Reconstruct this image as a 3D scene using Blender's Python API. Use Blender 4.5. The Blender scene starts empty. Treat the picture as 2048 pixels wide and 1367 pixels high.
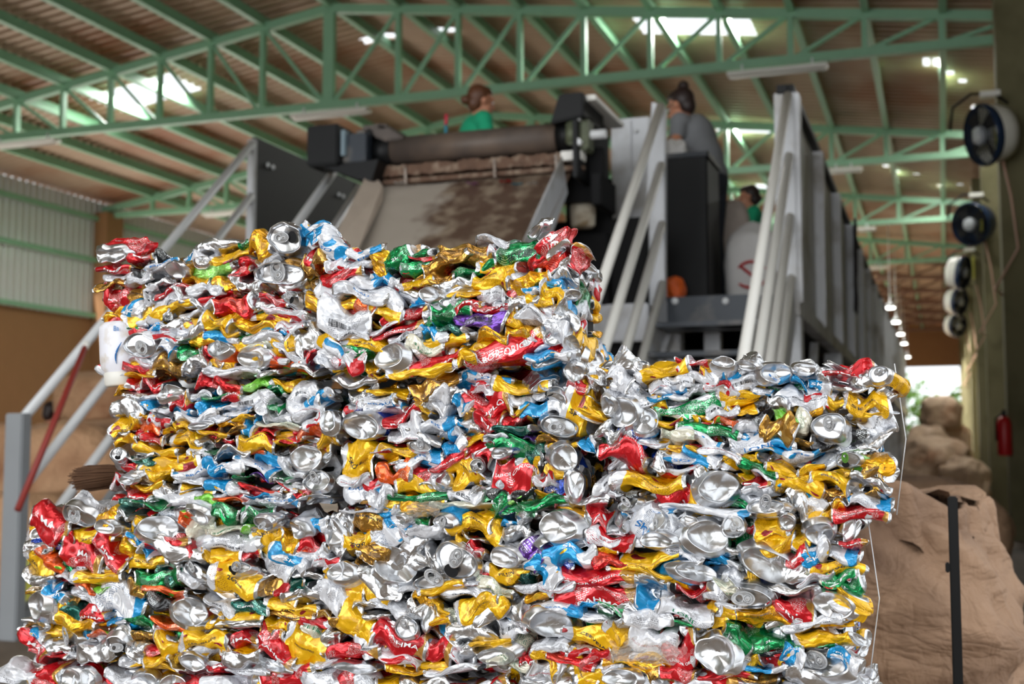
import bpy, bmesh, math, random
import numpy as np
from mathutils import Vector, Matrix, noise
random.seed(7)
rng = np.random.default_rng(7)
PI = math.pi
SC = bpy.context.scene
COL = SC.collection

# ------------------------------------------------------------------ camera
F_PX, YAW, PITCH = 2500.0, math.radians(19), math.atan(212 / 2500)
EYE = Vector((0, 0, 1.05))
cam_data = bpy.data.cameras.new('camera')
cam_data.sensor_width = 36
cam_data.lens = 36 * F_PX / 2048
cam_data.dof.use_dof = True
cam_data.dof.focus_distance = 1.73
cam_data.dof.aperture_fstop = 6.0
cam_data.clip_end = 300
cam = bpy.data.objects.new('camera', cam_data)
cam.location = EYE
cam.rotation_euler = (PI / 2 + PITCH, 0, YAW)
COL.objects.link(cam)
SC.camera = cam

# ------------------------------------------------------------------ world, lights, exposure
SC.view_settings.view_transform = 'Standard'
SC.view_settings.look = 'None'
SC.view_settings.gamma = 1
SC.view_settings.use_curve_mapping = False
SC.view_settings.exposure = 0.0
w = bpy.data.worlds.new('world'); SC.world = w; w.use_nodes = True
w.node_tree.nodes['Background'].inputs[0].default_value = (0.93, 0.97, 1.0, 1)
w.node_tree.nodes['Background'].inputs[1].default_value = 1.75
def area(name, loc, rot, sx, sy, power, color=(1, 1, 1)):
    l = bpy.data.lights.new(name, 'AREA'); l.shape = 'RECTANGLE'; l.size = sx; l.size_y = sy
    l.energy = power; l.color = color
    o = bpy.data.objects.new(name, l); o.location = loc; o.rotation_euler = rot; COL.objects.link(o)
    return o
# daylight through the open front of the hall, well behind the camera
area('front_daylight', (-4.4, -7.5, 3.0), (math.radians(94), 0, 0), 11, 5, 600, (0.96, 0.98, 1.0))
# daylight from roof lights over the bales, above the picture
area('skylight_daylight', (-1.8, 0.3, 6.3), (math.radians(-12), 0, 0), 3.6, 2.6, 72, (1.0, 0.99, 0.97))
# added fill light in front of the closed left wall, brightening the hall
area('left_wall_fill', (-17.6, 24, 2.5), (0, math.radians(-100), 0), 4, 20, 850, (1.0, 0.95, 0.88))

# ------------------------------------------------------------------ picture rays, used to place things at real depths
def ray(px, py):
    v = Vector(((px - 1024) / F_PX, (683.5 - py) / F_PX, -1.0))
    return Matrix.Rotation(YAW, 3, 'Z') @ (Matrix.Rotation(PI / 2 + PITCH, 3, 'X') @ v)
def atY(px, py, Y): r = ray(px, py); return EYE + r * (Y / r.y)
def atX(px, py, X): r = ray(px, py); return EYE + r * (X / r.x)
def atZ(px, py, Z): r = ray(px, py); return EYE + r * ((Z - EYE.z) / r.z)
def atD(px, py, D): return EYE + ray(px, py) * D

# ------------------------------------------------------------------ objects
def tag(o, label=None, cat=None, group=None, kind=None):
    if label: o['label'] = label
    if cat: o['category'] = cat
    if group: o['group'] = group
    if kind: o['kind'] = kind
    return o
def thing(name, label, cat, loc=(0, 0, 0), rz=0, group=None):
    o = bpy.data.objects.new(name, None); COL.objects.link(o)
    o.location = loc; o.rotation_euler = (0, 0, rz); o.empty_display_size = .1
    return tag(o, label, cat, group)
def link_mesh(name, me, parent=None):
    o = bpy.data.objects.new(name, me); COL.objects.link(o)
    if parent is not None:
        o.parent = parent
        # parts are modelled in world space unless the parent sits at the origin
    return o
def copy_tree(o, parent=None):
    c = o.copy(); COL.objects.link(c); c.parent = parent
    for ch in list(o.children): copy_tree(ch, c)
    return c

class MB:
    """collects shapes, builds ONE mesh object"""
    def __init__(s, bevel=0): s.bm = bmesh.new(); s.bevel = bevel
    def box(s, c, d, rot=None):
        M = Matrix.Translation(c)
        if rot is not None: M = M @ rot.to_4x4()
        M = M @ Matrix.Diagonal((d[0], d[1], d[2], 1))
        bmesh.ops.create_cube(s.bm, size=1, matrix=M); return s
    def box2(s, a, b):
        a = Vector(a); b = Vector(b)
        return s.box((a + b) / 2, [abs(v) for v in (b - a)])
    def bar(s, p0, p1, w, h, up=(0, 0, 1)):
        p0 = Vector(p0); p1 = Vector(p1); d = (p1 - p0); L = d.length; d.normalize()
        u = Vector(up)
        if abs(d.dot(u)) > .99: u = Vector((0, 1, 0))
        x = d.cross(u).normalized(); z = x.cross(d).normalized()
        R = Matrix((x, d, z)).transposed()
        return s.box((p0 + p1) / 2, (w, L, h), R)
    def tube(s, pts, r, n=10, cap=True):
        pts = [Vector(p) for p in pts]; rs = r if isinstance(r, (list, tuple)) else [r] * len(pts)
        rings = []
        for i, p in enumerate(pts):
            d = (pts[min(i + 1, len(pts) - 1)] - pts[max(i - 1, 0)]).normalized()
            u = Vector((0, 0, 1)) if abs(d.z) < .95 else Vector((0, 1, 0))
            x = d.cross(u).normalized(); y = x.cross(d)
            rings.append([s.bm.verts.new(p + rs[i] * (x * math.cos(2 * PI * k / n) + y * math.sin(2 * PI * k / n))) for k in range(n)])
        for a, b in zip(rings, rings[1:]):
            for k in range(n):
                f = s.bm.faces.new((a[k], a[(k + 1) % n], b[(k + 1) % n], b[k])); f.smooth = True
        if cap:
            s.bm.faces.new(rings[0][::-1]); s.bm.faces.new(rings[-1])
        return s
    def lathe(s, prof, n=24, M=None, smooth=True):
        M = M or Matrix()
        rings = []
        for r, z in prof:
            if r < 1e-5: rings.append([s.bm.verts.new(M @ Vector((0, 0, z)))])
            else: rings.append([s.bm.verts.new(M @ Vector((r * math.cos(2 * PI * k / n), r * math.sin(2 * PI * k / n), z))) for k in range(n)])
        for a, b in zip(rings, rings[1:]):
            for k in range(n):
                q = [a[0]] if len(a) == 1 else [a[k], a[(k + 1) % n]]
                q += [b[0]] if len(b) == 1 else [b[(k + 1) % n], b[k]]
                if len(set(q)) > 2:
                    f = s.bm.faces.new(q); f.smooth = smooth
        return s
    def prism(s, poly, off):
        """polygon (3D points) extruded by the vector off"""
        off = Vector(off)
        a = [s.bm.verts.new(Vector(p)) for p in poly]; b = [s.bm.verts.new(Vector(p) + off) for p in poly]
        s.bm.faces.new(a[::-1]); s.bm.faces.new(b)
        for i in range(len(a)):
            j = (i + 1) % len(a); s.bm.faces.new((a[i], a[j], b[j], b[i]))
        return s
    def ell(s, c, r, rot=None, seg=20, rings=12):
        M = Matrix.Translation(c)
        if rot is not None: M = M @ rot.to_4x4()
        M = M @ Matrix.Diagonal((r[0], r[1], r[2], 1))
        g = bmesh.ops.create_uvsphere(s.bm, u_segments=seg, v_segments=rings, radius=1, matrix=M)
        for v in g['verts']:
            for f in v.link_faces: f.smooth = True
        return s
    def grid(s, fn, nu, nv, smooth=True):
        g = [[s.bm.verts.new(Vector(fn(i / nu, j / nv))) for j in range(nv + 1)] for i in range(nu + 1)]
        for i in range(nu):
            for j in range(nv):
                f = s.bm.faces.new((g[i][j], g[i + 1][j], g[i + 1][j + 1], g[i][j + 1])); f.smooth = smooth
        return s
    def build(s, name, mat, parent=None, label=None):
        bmesh.ops.recalc_face_normals(s.bm, faces=s.bm.faces)
        if s.bevel: 
            bmesh.ops.bevel(s.bm, geom=[e for e in s.bm.edges if len(e.link_faces) == 2 and e.calc_face_angle(0) > .6],
                            offset=s.bevel, segments=2, affect='EDGES', clamp_overlap=True)
        me = bpy.data.meshes.new(name); s.bm.to_mesh(me); s.bm.free()
        me.materials.append(mat)
        o = link_mesh(name, me, parent)
        if parent is not None:
            o.matrix_parent_inverse = Matrix.Identity(4)
            if parent.get('_world'): o.location = -Vector(parent.location)
        if label: o['label'] = label
        return o
def wthing(name, label, cat, base, group=None):
    """a thing whose parts are modelled in world coordinates: Empty at its base"""
    o = thing(name, label, cat, base, 0, group); o['_world'] = 1; return o

# ------------------------------------------------------------------ materials
def new_mat(name):
    m = bpy.data.materials.new(name); m.use_nodes = True
    nt = m.node_tree; return m, nt, nt.nodes['Principled BSDF']
def nd(nt, t, **k):
    n = nt.nodes.new(t)
    for a, b in k.items(): setattr(n, a, b)
    return n
def mixc(nt, fac, a, b, mode='MIX'):
    n = nd(nt, 'ShaderNodeMix', data_type='RGBA', blend_type=mode)
    for i, v in ((0, fac), (6, a), (7, b)):
        if hasattr(v, 'is_linked') or hasattr(v, 'links'): nt.links.new(v, n.inputs[i])
        else: n.inputs[i].default_value = (v if i == 0 else (*v[:3], 1))
    return n.outputs[2]
def math_n(nt, op, a, b=None, c=None):
    n = nd(nt, 'ShaderNodeMath', operation=op)
    for i, v in enumerate((a, b, c)):
        if v is None: continue
        if hasattr(v, 'links'): nt.links.new(v, n.inputs[i])
        else: n.inputs[i].default_value = v
    return n.outputs[0]
def simple(name, col, rough=.6, metal=0.0, var=.12, scale=6.0, bump=0.0, dirt=None, dscale=2.0, spec=.5):
    m, nt, b = new_mat(name)
    tc = nd(nt, 'ShaderNodeTexCoord'); no = nd(nt, 'ShaderNodeTexNoise'); no.inputs['Scale'].default_value = scale
    no.inputs['Detail'].default_value = 5
    nt.links.new(tc.outputs['Object'], no.inputs['Vector'])
    lo = [c * (1 - var) for c in col]; hi = [min(1, c * (1 + var)) for c in col]
    c = mixc(nt, no.outputs[0], lo, hi)
    if dirt:
        n2 = nd(nt, 'ShaderNodeTexNoise'); n2.inputs['Scale'].default_value = dscale; n2.inputs['Detail'].default_value = 8
        nt.links.new(tc.outputs['Object'], n2.inputs['Vector'])
        r = nd(nt, 'ShaderNodeMapRange'); r.inputs[1].default_value = .5; r.inputs[2].default_value = .68
        nt.links.new(n2.outputs[0], r.inputs[0]); c = mixc(nt, r.outputs[0], c, dirt)
    nt.links.new(c, b.inputs['Base Color'])
    b.inputs['Roughness'].default_value = rough; b.inputs['Metallic'].default_value = metal
    b.inputs['Specular IOR Level'].default_value = spec
    if bump:
        bp = nd(nt, 'ShaderNodeBump'); bp.inputs['Strength'].default_value = bump; bp.inputs['Distance'].default_value = .01
        nt.links.new(no.outputs[0], bp.inputs['Height']); nt.links.new(bp.outputs[0], b.inputs['Normal'])
    return m
def sr(r, g, b):
    f = lambda c: (c / 255 / 12.92) if c <= 10 else ((c / 255 + .055) / 1.055) ** 2.4
    return (f(r), f(g), f(b))
M = {}
M['green'] = simple('green_paint', sr(134, 180, 146), .45, 0, .1)
M['brownsteel'] = simple('primer_brown_steel', sr(118, 84, 66), .6, 0, .15)
M['roof'] = simple('roof_sheet', sr(178, 152, 128), .5, .15, .1, 3, dirt=sr(150, 96, 60), dscale=.35)
M['siding'] = simple('siding_sheet', sr(206, 206, 204), .5, .1, .06, 2)
M['masonry'] = simple('brown_masonry', sr(150, 108, 70), .8, 0, .08, 3, .1)
M['olive'] = simple('olive_wall', sr(112, 106, 76), .8, 0, .12, 2, .1, dirt=sr(88, 84, 54), dscale=1.2)
M['floor'] = simple('concrete_floor', sr(128, 112, 96), .7, 0, .15, 1.5, .1, dirt=sr(90, 78, 66), dscale=1)
M['grey'] = simple('light_grey_paint', sr(206, 208, 212), .42, .1, .06, 4, dirt=sr(160, 156, 150), dscale=3)
M['midgrey'] = simple('mid_grey_paint', sr(150, 154, 158), .5, 0, .08, 4)
M['steel'] = simple('brushed_steel', sr(226, 228, 230), .4, .05, .06, 8)
M['cream'] = simple('cream_paint', sr(244, 242, 236), .4, 0, .03, 6)
M['black'] = simple('black_paint', sr(12, 13, 15), .5, 0, .2, 10, spec=.3)
M['blackslate'] = simple('slate_black_paint', sr(40, 47, 56), .45, .1, .2, 6, dirt=sr(96, 92, 88), dscale=4)
M['dark'] = simple('dark_machine', sr(16, 16, 18), .7, 0, .3, 5, spec=.25)
M['rubber'] = simple('dirty_rubber', sr(84, 74, 68), .5, 0, .2, 8, .1, dirt=sr(108, 92, 80), dscale=3)
M['grime'] = simple('brown_grime', sr(104, 78, 62), .8, 0, .4, 20, .8, dirt=sr(150, 130, 112), dscale=14)
M['bagtan'] = simple('tan_woven_bag', sr(200, 160, 126), .8, 0, .12, 5, .2, dirt=sr(168, 122, 90), dscale=1.6)
M['bagbrown'] = simple('brown_woven_bag', sr(160, 126, 100), .85, 0, .25, 9, .6, dirt=sr(104, 78, 60), dscale=3.2)
M['baglit'] = simple('lit_tan_bag', sr(232, 204, 176), .8, 0, .15, 5, .3, dirt=sr(196, 150, 118), dscale=2)
M['bagwhite'] = simple('white_sack', sr(216, 214, 212), .6, 0, .08, 6, .2)
M['bagdirty'] = simple('stained_pale_sack', sr(178, 168, 160), .7, 0, .12, 6, .3)
M['white'] = simple('white_enamel', sr(226, 224, 216), .35, 0, .04)
M['orange'] = simple('orange_plastic', sr(230, 100, 30), .5, 0, .1)
M['red'] = simple('red_paint', sr(190, 24, 30), .4, 0, .1)
M['redpole'] = simple('faded_red_paint', sr(150, 52, 44), .5, 0, .1)
M['navy'] = simple('navy_enamel', sr(24, 44, 72), .25, 0, .1)
M['yellow'] = simple('yellow_green_paint', sr(180, 176, 50), .5, 0, .1)
M['skin'] = simple('skin', sr(196, 134, 104), .5, 0, .05)
M['hair'] = simple('dark_hair', sr(44, 30, 28), .5, 0, .3, 40)
M['hairbrown'] = simple('brown_hair', sr(96, 58, 36), .5, 0, .3, 40)
M['teal'] = simple('green_cotton', sr(28, 168, 122), .85, 0, .08, 12)
M['greycloth'] = simple('grey_cotton', sr(128, 130, 134), .9, 0, .08, 12)
M['jeans'] = simple('dark_trousers', sr(46, 50, 60), .9, 0, .1, 12)
M['eye'] = simple('eye_white', sr(225, 220, 215), .3)
M['straw'] = simple('straw_bristle', sr(96, 66, 44), .9, 0, .35, 30)
M['cloth'] = simple('purple_black_cloth', sr(40, 32, 48), .9, 0, .2, 12)
M['blue'] = simple('blue_plastic', sr(40, 160, 190), .4)
M['pink'] = simple('pink_plastic', sr(232, 60, 90), .4)
M['wood'] = simple('pallet_wood', sr(160, 128, 92), .8, 0, .2, 8, .3)
M['leaf'] = simple('leaves', sr(120, 160, 70), .6, 0, .35, 3)
M['copper'] = simple('cable_sheath', sr(190, 150, 130), .5)
def emit(name, col, s):
    m, nt, b = new_mat(name)
    b.inputs['Base Color'].default_value = (*col, 1); b.inputs['Emission Color'].default_value = (*col, 1)
    b.inputs['Emission Strength'].default_value = s; return m
M['lamp'] = emit('lit_lamp', (1, .98, .92), 12)

def woven(key, name, col, dirt):
    """creased woven polypropylene"""
    m = simple(name, col, .8, 0, .14, 7, 0, dirt=dirt, dscale=2.2); nt = m.node_tree; b = nt.nodes['Principled BSDF']
    tc = nd(nt, 'ShaderNodeTexCoord'); h = None
    for sc_, st, k in ((2.2, (1, 1, 2.6), 1.0), (6, (1.6, 1.6, 1), .45), (15, (1, 1, 2), .16)):
        mp = nd(nt, 'ShaderNodeMapping'); mp.inputs['Scale'].default_value = st; nt.links.new(tc.outputs['Object'], mp.inputs[0])
        n = nd(nt, 'ShaderNodeTexNoise'); n.inputs['Scale'].default_value = sc_; n.inputs['Detail'].default_value = 3; n.inputs['Distortion'].default_value = 1.2
        nt.links.new(mp.outputs[0], n.inputs[0])
        v = math_n(nt, 'MULTIPLY', math_n(nt, 'ABSOLUTE', math_n(nt, 'SUBTRACT', n.outputs[0], .5)), k); h = v if h is None else math_n(nt, 'ADD', h, v)
    bp = nd(nt, 'ShaderNodeBump'); bp.inputs['Strength'].default_value = .6; bp.inputs['Distance'].default_value = .1
    nt.links.new(h, bp.inputs['Height']); nt.links.new(bp.outputs[0], b.inputs['Normal']); M[key] = m
woven('bagtan', 'tan_woven_bag_cloth', sr(206, 162, 124), sr(172, 124, 90))
woven('baglit', 'lit_tan_bag_cloth', sr(226, 196, 166), sr(190, 146, 114))  # tan cloth lightened, painting in the light on the far heap
woven('bagbrown', 'brown_woven_bag_cloth', sr(156, 124, 98), sr(104, 78, 60))
woven('bagdirty', 'stained_pale_bag_cloth', sr(184, 172, 162), sr(150, 134, 120))
# ================================================================== THE HALL
def structure(name, mb, mat, label=None):
    o = mb.build(name, mat); o['kind'] = 'structure'
    if label: o['label'] = label
    return o
RX, RZ, SL, SR_ = -8.85, 7.86, .155, .127       # ridge, left and right slope
WL, WR, YN, YF = -18.0, 1.12, -8.0, 64.0
def roofz(x, off=.0): return RZ + off - (SL * (RX - x) if x < RX else SR_ * (x - RX))
structure('floor', MB().box2((-30, -12, -.1), (9, 90, 0)), M['floor'])
# roof of trapezoidal sheets, corrugations running down the slope; skylights and holes are openings
holes = [(-4.25, -2.5, 17.7, 18.65), (-4.2, -2.7, 24.2, 25.15), (-4.2, -3.0, 30.4, 31.3), (-14.2, -12.5, 18.1, 19.1),
         (-9.25, -8.85, 18.85, 19.15), (-8.85, -8.6, 18.85, 19.15), (-7.8, -7.3, 18.6, 18.8),
         (-.14, -.04, 19.6, 20.1), (.0, .1, 19.6, 20.1), (-14.2, -12.5, 31, 32), (-4.2, -2.7, 37, 38)]
def roofhit(px, py):
    r = ray(px, py); t = (RZ + .2 + SR_ * RX - EYE.z) / (r.z + SR_ * r.x); return EYE + r * t
for q_ in ((1772, 332), (1794, 345), (1833, 350), (1880, 371), (1920, 371), (1900, 150), (1925, 165), (1960, 225)):   # small holes and torn sheets over the aisle
    h_ = roofhit(*q_); holes.append((h_.x - .06, h_.x + .06, h_.y - .11, h_.y + .11))
hx = sorted({WL - .12, WR + .3, RX} | {h[0] for h in holes} | {h[1] for h in holes})
prof = []                                        # (y, dz) points of the corrugation
y = YN
while y < YF:
    for dy, dz in ((0, 0), (.09, 0), (.12, .04), (.19, .04)): prof.append((y + dy, dz))
    y += .22
bm = bmesh.new()
for x0, x1 in zip(hx, hx[1:]):
    va = [bm.verts.new((x0, yy, roofz(x0, .2 + dz))) for yy, dz in prof]
    vb = [bm.verts.new((x1, yy, roofz(x1, .2 + dz))) for yy, dz in prof]
    for i in range(len(prof) - 1):
        ym = (prof[i][0] + prof[i + 1][0]) / 2; xm = (x0 + x1) / 2
        if any(h[0] < xm < h[1] and h[2] < ym < h[3] for h in holes): continue
        bm.faces.new((va[i], vb[i], vb[i + 1], va[i + 1]))
mb = MB(); mb.bm = bm
structure('ceiling', mb, M['roof'], 'corrugated metal roof sheets seen from below')
for k_, (x0_, x1_, y0_, y1_) in enumerate(holes):
    if (x1_ - x0_) * (y1_ - y0_) > .8 or x0_ > -1.6:       # daylight coming through each roof light, in the opening itself
        xm_, ym_ = (x0_ + x1_) / 2, (y0_ + y1_) / 2
        sl_ = math.atan(SR_ if xm_ > RX else -SL)
        area('roof_light_daylight', (xm_, ym_, roofz(xm_, .2)), (0, sl_, 0), x1_ - x0_ - .02, y1_ - y0_ - .02, 300 if x0_ < -1.6 else 24, (1, .99, .96))
# walls
structure('wall_right', MB().box2((WR, YN, 0), (WR + .2, -1.0, roofz(WR, .18))).box2((WR, 5.5, 0), (WR + .2, YF, roofz(WR, .18))), M['olive'])
structure('wall_left', MB().box2((WL - .2, YN, 0), (WL, YF, 3.95)), M['masonry'], 'brown masonry lower part of the side wall')
mb = MB(); y = YN; pts = []
while y < YF:
    for dy, dx in ((0, 0), (.09, 0), (.11, .035), (.18, .035)): pts.append((y + dy, dx))
    y += .2
for (ya, xa), (yb, xb) in zip(pts, pts[1:]):
    v = [mb.bm.verts.new(p) for p in ((WL - .02 + xa, ya, 3.95), (WL - .02 + xb, yb, 3.95), (WL - .02 + xb, yb, roofz(WL, .165)), (WL - .02 + xa, ya, roofz(WL, .165)))]
    mb.bm.faces.new(v)
structure('wall_left_siding', mb, M['siding'], 'grey corrugated siding above the brown masonry')
for i, z in enumerate((4.0, 5.25, 6.2)):
    structure('trim_%d' % (i + 1), MB().box2((WL + .03, YN, z - .05), (WL + .13, YF, z + .05)), M['green'])
structure('wall_back', MB().box2((WL, YF, 0), (-4.2, YF + .2, 7.4)).box2((-4.2, YF, 5.0), (.85, YF + .2, 7.4)).box2((.85, YF, 0), (WR, YF + .2, 7.4)), M['masonry'])
# right hand columns
COLY = [15.4, 21.8, 27.6, 33.9, 39.4, 46, 53]
for i, y in enumerate(COLY):
    structure('column', MB().box2((.70, y, 0), (WR, y + .5, roofz(WR, .1))), M['olive'])
for y in (17, 23.6, 30.2, 36.8):
    structure('column', MB().box2((WL, y - .3, 0), (WL + .35, y + .3, 6.35)), M['masonry'])

# purlins
k = 0
xs = [RX - 1.17 - .95 * i for i in range(8)][::-1] + [RX] + [RX + 1.17 + .975 * i for i in range(9)]
ordn = 'first second third fourth fifth sixth seventh eighth ninth tenth'.split()
for i, x in enumerate(xs):
    z = roofz(x, .1)
    j = i - 8
    lab = 'green roof purlin running along the ridge of the hall' if j == 0 else \
          'green steel purlin under the roof, %s from the ridge on the %s slope' % (ordn[abs(j) - 1], 'left' if j < 0 else 'right')
    t = MB().box2((x - .03, YN, z - .08), (x + .03, YF, z + .09)).box2((x - .03, YN, z - .095), (x + .07, YF, z - .075)).build('roof_purlin', M['green'])
    tag(t, lab, 'beam', 'purlins under the roof')

# trusses
def truss(Y, mat, label):
    t = wthing('roof_truss', label, 'roof truss', (RX, Y, 6.3), 'trusses across the hall')
    W = .1
    nodesL = [WL + .1] + xs[:8] + [RX]; nodesR = [RX] + xs[9:] + [WR]
    for (a, b) in ((WL, RX), (RX, WR)):
        MB().bar((a, Y, roofz(a)), (b, Y, roofz(b)), .12, .13).build('upper_chord', mat, t)
    MB().bar((WL, Y, 6.32), (WR, Y, 6.32), .12, .12).build('lower_chord', mat, t)
    for x in xs:
        if roofz(x) < 6.5: continue
        kx = .09 if x == RX else .037
        MB().box2((x - kx, Y - .05, 6.32), (x + kx, Y + .05, roofz(x))).build('post', mat, t)
    for L, sgn in ((nodesL, 1), (nodesR, -1)):
        for a, b in zip(L, L[1:]):
            if sgn == 1: p, q = (a, Y, roofz(a)), (b - .08, Y, 6.36)
            else: p, q = (b, Y, roofz(b)), (a + .08, Y, 6.36)
            if p[2] < 6.5: continue
            MB().bar(p, q, .05, .055).build('brace', mat, t)
    return t
for i, Y in enumerate((17, 23.6, 30.2, 36.8)):
    truss(Y, M['green'], 'green steel roof truss, %s one back from the camera' % ordn[i])
Y = 40.5
for i in range(6):
    truss(Y, M['brownsteel'], 'brown primed roof truss in the far end of the hall, %s of the brown ones' % ordn[i]); Y += 3.6

# fluorescent fittings hung under the trusses (unlit)
def fitting(px0, px1, py, Y, label):
    a = atY(px0, py, Y); b = atY(px1, py, Y); z = 6.17
    t = wthing('fluorescent_fitting', label, 'light fitting', ((a.x + b.x) / 2, Y, z - .04), 'fluorescent fittings under the trusses')
    MB(.01).box2((a.x, Y - .1, z - .035), (b.x, Y + .1, z + .02)).build('housing', M['white'], t)
    MB().tube([(a.x + .04, Y, z - .055), (b.x - .04, Y, z - .055)], .016).build('tube', M['white'], t)
    for x in (a.x + .2, b.x - .2): MB().box2((x - .01, Y - .02, z), (x + .01, Y + .02, z + .12)).build('hanger', M['steel'], t)
fitting(585, 738, 225, 16.9, 'white tube light hanging just left of the rubber drum, under the nearest truss')
fitting(-20, 115, 290, 16.9, 'white tube light cut by the left edge under the nearest truss')
fitting(1455, 1655, 135, 16.9, 'white tube light above the tall grey stair post on the right')
fitting(1650, 1725, 340, 23.5, 'white tube light on the second truss, right of the platform wall')
fitting(408, 490, 420, 23.5, 'white tube light on the second truss, beside the left stair rails')
fitting(1715, 1752, 452, 30.1, 'white tube light on the third truss, above the platform wall')
fitting(1738, 1775, 520, 36.7, 'small white tube light on the fourth truss')
# lit high bay lamps along the far aisle
for i, (px, py, D) in enumerate(((1780, 614, 33), (1792, 643, 38), (1801, 667, 43), (1808, 686, 49), (1815, 713, 56))):
    p = atD(px, py, D)
    t = wthing('high_bay_lamp', 'lit round lamp over the far aisle, %s in the row going back' % ordn[i], 'lamp', p, 'lit lamps over the far aisle')
    MB().lathe([(.05, .12), (.09, .1), (.14, .0), (.13, -.01)], 16, Matrix.Translation(p)).build('lamp_shade', M['steel'], t)
    MB().lathe([(.0, .0), (.12, -.012), (.12, -.03), (0, -.05)], 16, Matrix.Translation(p)).build('bulb', M['lamp'], t)
    MB().tube([p + Vector((0, 0, .1)), (p.x, p.y, roofz(p.x, .2))], .012, 6).build('hanger', M['steel'], t)
    ld = bpy.data.lights.new('high_bay_light', 'SPOT'); ld.energy = 3000; ld.spot_size = math.radians(150); ld.shadow_soft_size = .15; ld.color = (1, .97, .9)
    lo = bpy.data.objects.new('high_bay_light', ld); lo.location = p + Vector((0, 0, -.08)); COL.objects.link(lo)

# drum fans on the right hand columns
fan_at = [(1998, 268, 15.0, .118), (1968, 447, 21.4, .118), (1944, 545, 27.2, .118), (1925, 603, 33.5, .118), (1936, 650, 39.0, .118)]
fl = ['nearest navy and white wall fan, high on the first column', 'navy and white wall fan on the second column',
      'small looking white wall fan on the third column, its back turned', 'wall fan on the fourth column', 'farthest wall fan on the fifth column']
for i, (px, py, Y, _) in enumerate(fan_at):
    c = atY(px, py, Y); c.x = min(c.x, .5)
    t = wthing('wall_fan', fl[i], 'fan', c, 'fans on the right hand columns')
    rx = Matrix.Translation(c) @ Matrix.Rotation(math.radians((-62, -38, 70, 60, 50)[i]), 4, 'Z') @ Matrix.Rotation(math.radians(100), 4, 'X')
    R = .36
    MB().lathe([(R * .96, .02), (R, .0), (R * 1.0, -.05), (R * .93, -.09)], 36, rx).build('rim', M['navy'], t)
    MB().lathe([(R * .93, -.09), (R * .9, -.2), (R * .8, -.3), (R * .5, -.34), (0, -.35)], 30, rx).build('housing', M['white' if i != 1 else 'navy'], t)
    MB().lathe([(0, .05), (R * .28, .045), (R * .32, .0), (R * .3, -.06)], 20, rx).build('hub', M['midgrey'], t)
    g = MB()
    for r in (.45, .6, .75, .9):
        g.tube([rx @ Vector((R * r * math.cos(a), R * r * math.sin(a), .03)) for a in np.linspace(0, 2 * PI, 33)], .004, 5, False)
    for a in np.linspace(0, 2 * PI, 25)[:-1]:
        g.tube([rx @ Vector((R * .3 * math.cos(a), R * .3 * math.sin(a), .04)), rx @ Vector((R * .97 * math.cos(a), R * .97 * math.sin(a), .01))], .004, 4, False)
    g.build('guard', M['dark'], t)
    for q in range(4):
        a = q * PI / 2 + .4
        MB().prism([rx @ Vector((R * .28 * math.cos(a), R * .28 * math.sin(a), -.02)), rx @ Vector((R * .85 * math.cos(a - .25), R * .85 * math.sin(a - .25), -.06)),
                    rx @ Vector((R * .88 * math.cos(a + .35), R * .88 * math.sin(a + .35), .0)), rx @ Vector((R * .3 * math.cos(a + .8), R * .3 * math.sin(a + .8), 0))],
                   (0, .006, 0)).build('blade', M['dark'], t)
    MB().tube([c + Vector((-.33, .05, .1)), c + Vector((-.3, .05, .36)), c + Vector((-.1, .05, .5)), c + Vector((.15, .06, .5)), c + Vector((.3, .06, .36))], .018, 8).build('yoke', M['dark'], t)
    MB().box2((c.x + .0, c.y + .02, c.z + .46), (.72, c.y + .14, c.z + .52)).build('bracket', M['white'], t)
    if i < 3: MB().box2((.66, c.y + .1, c.z - .1), (.70, c.y + .38, c.z + .35)).build('mounting_plate', M['yellow'], t)
    pts = [c + Vector((.22, .1, -.25)), c + Vector((.3, .1, -.7)), c + Vector((.36, .12, -1.3)), Vector((.6, c.y + .2, c.z - 1.75)), Vector((.69, c.y + .35, c.z - 1.8))]
    MB().tube(pts, .014, 6).build('cable', M['copper'], t)
# fire extinguisher on a column
p = Vector((.62, 21.95, 0)); q = atY(2009, 872, 15.3); 
t = wthing('fire_extinguisher', 'red fire extinguisher hung on the first right hand column', 'fire extinguisher', (q.x, q.y, q.z - .25))
MB().lathe([(0, -.22), (.07, -.22), (.078, -.2), (.078, .14), (.06, .2), (.03, .23), (.0, .23)], 20, Matrix.Translation(q)).build('cylinder', M['red'], t)
MB().box2(q + Vector((-.02, -.06, .23)), q + Vector((.02, .05, .3))).build('valve', M['dark'], t)
MB().tube([q + Vector((.0, -.05, .27)), q + Vector((-.09, -.04, .2)), q + Vector((-.09, -.02, -.05))], .012, 6).build('hose', M['dark'], t)
MB().box2(q + Vector((.0, .06, -.05)), q + Vector((.05, .12, .1))).build('bracket', M['steel'], t)

# ================================================================== THE SORTING LINE
XA, XB, XC, XD, Y0 = -4.87, -3.97, -1.74, -.90, 8.15
DECK = 2.05
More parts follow.
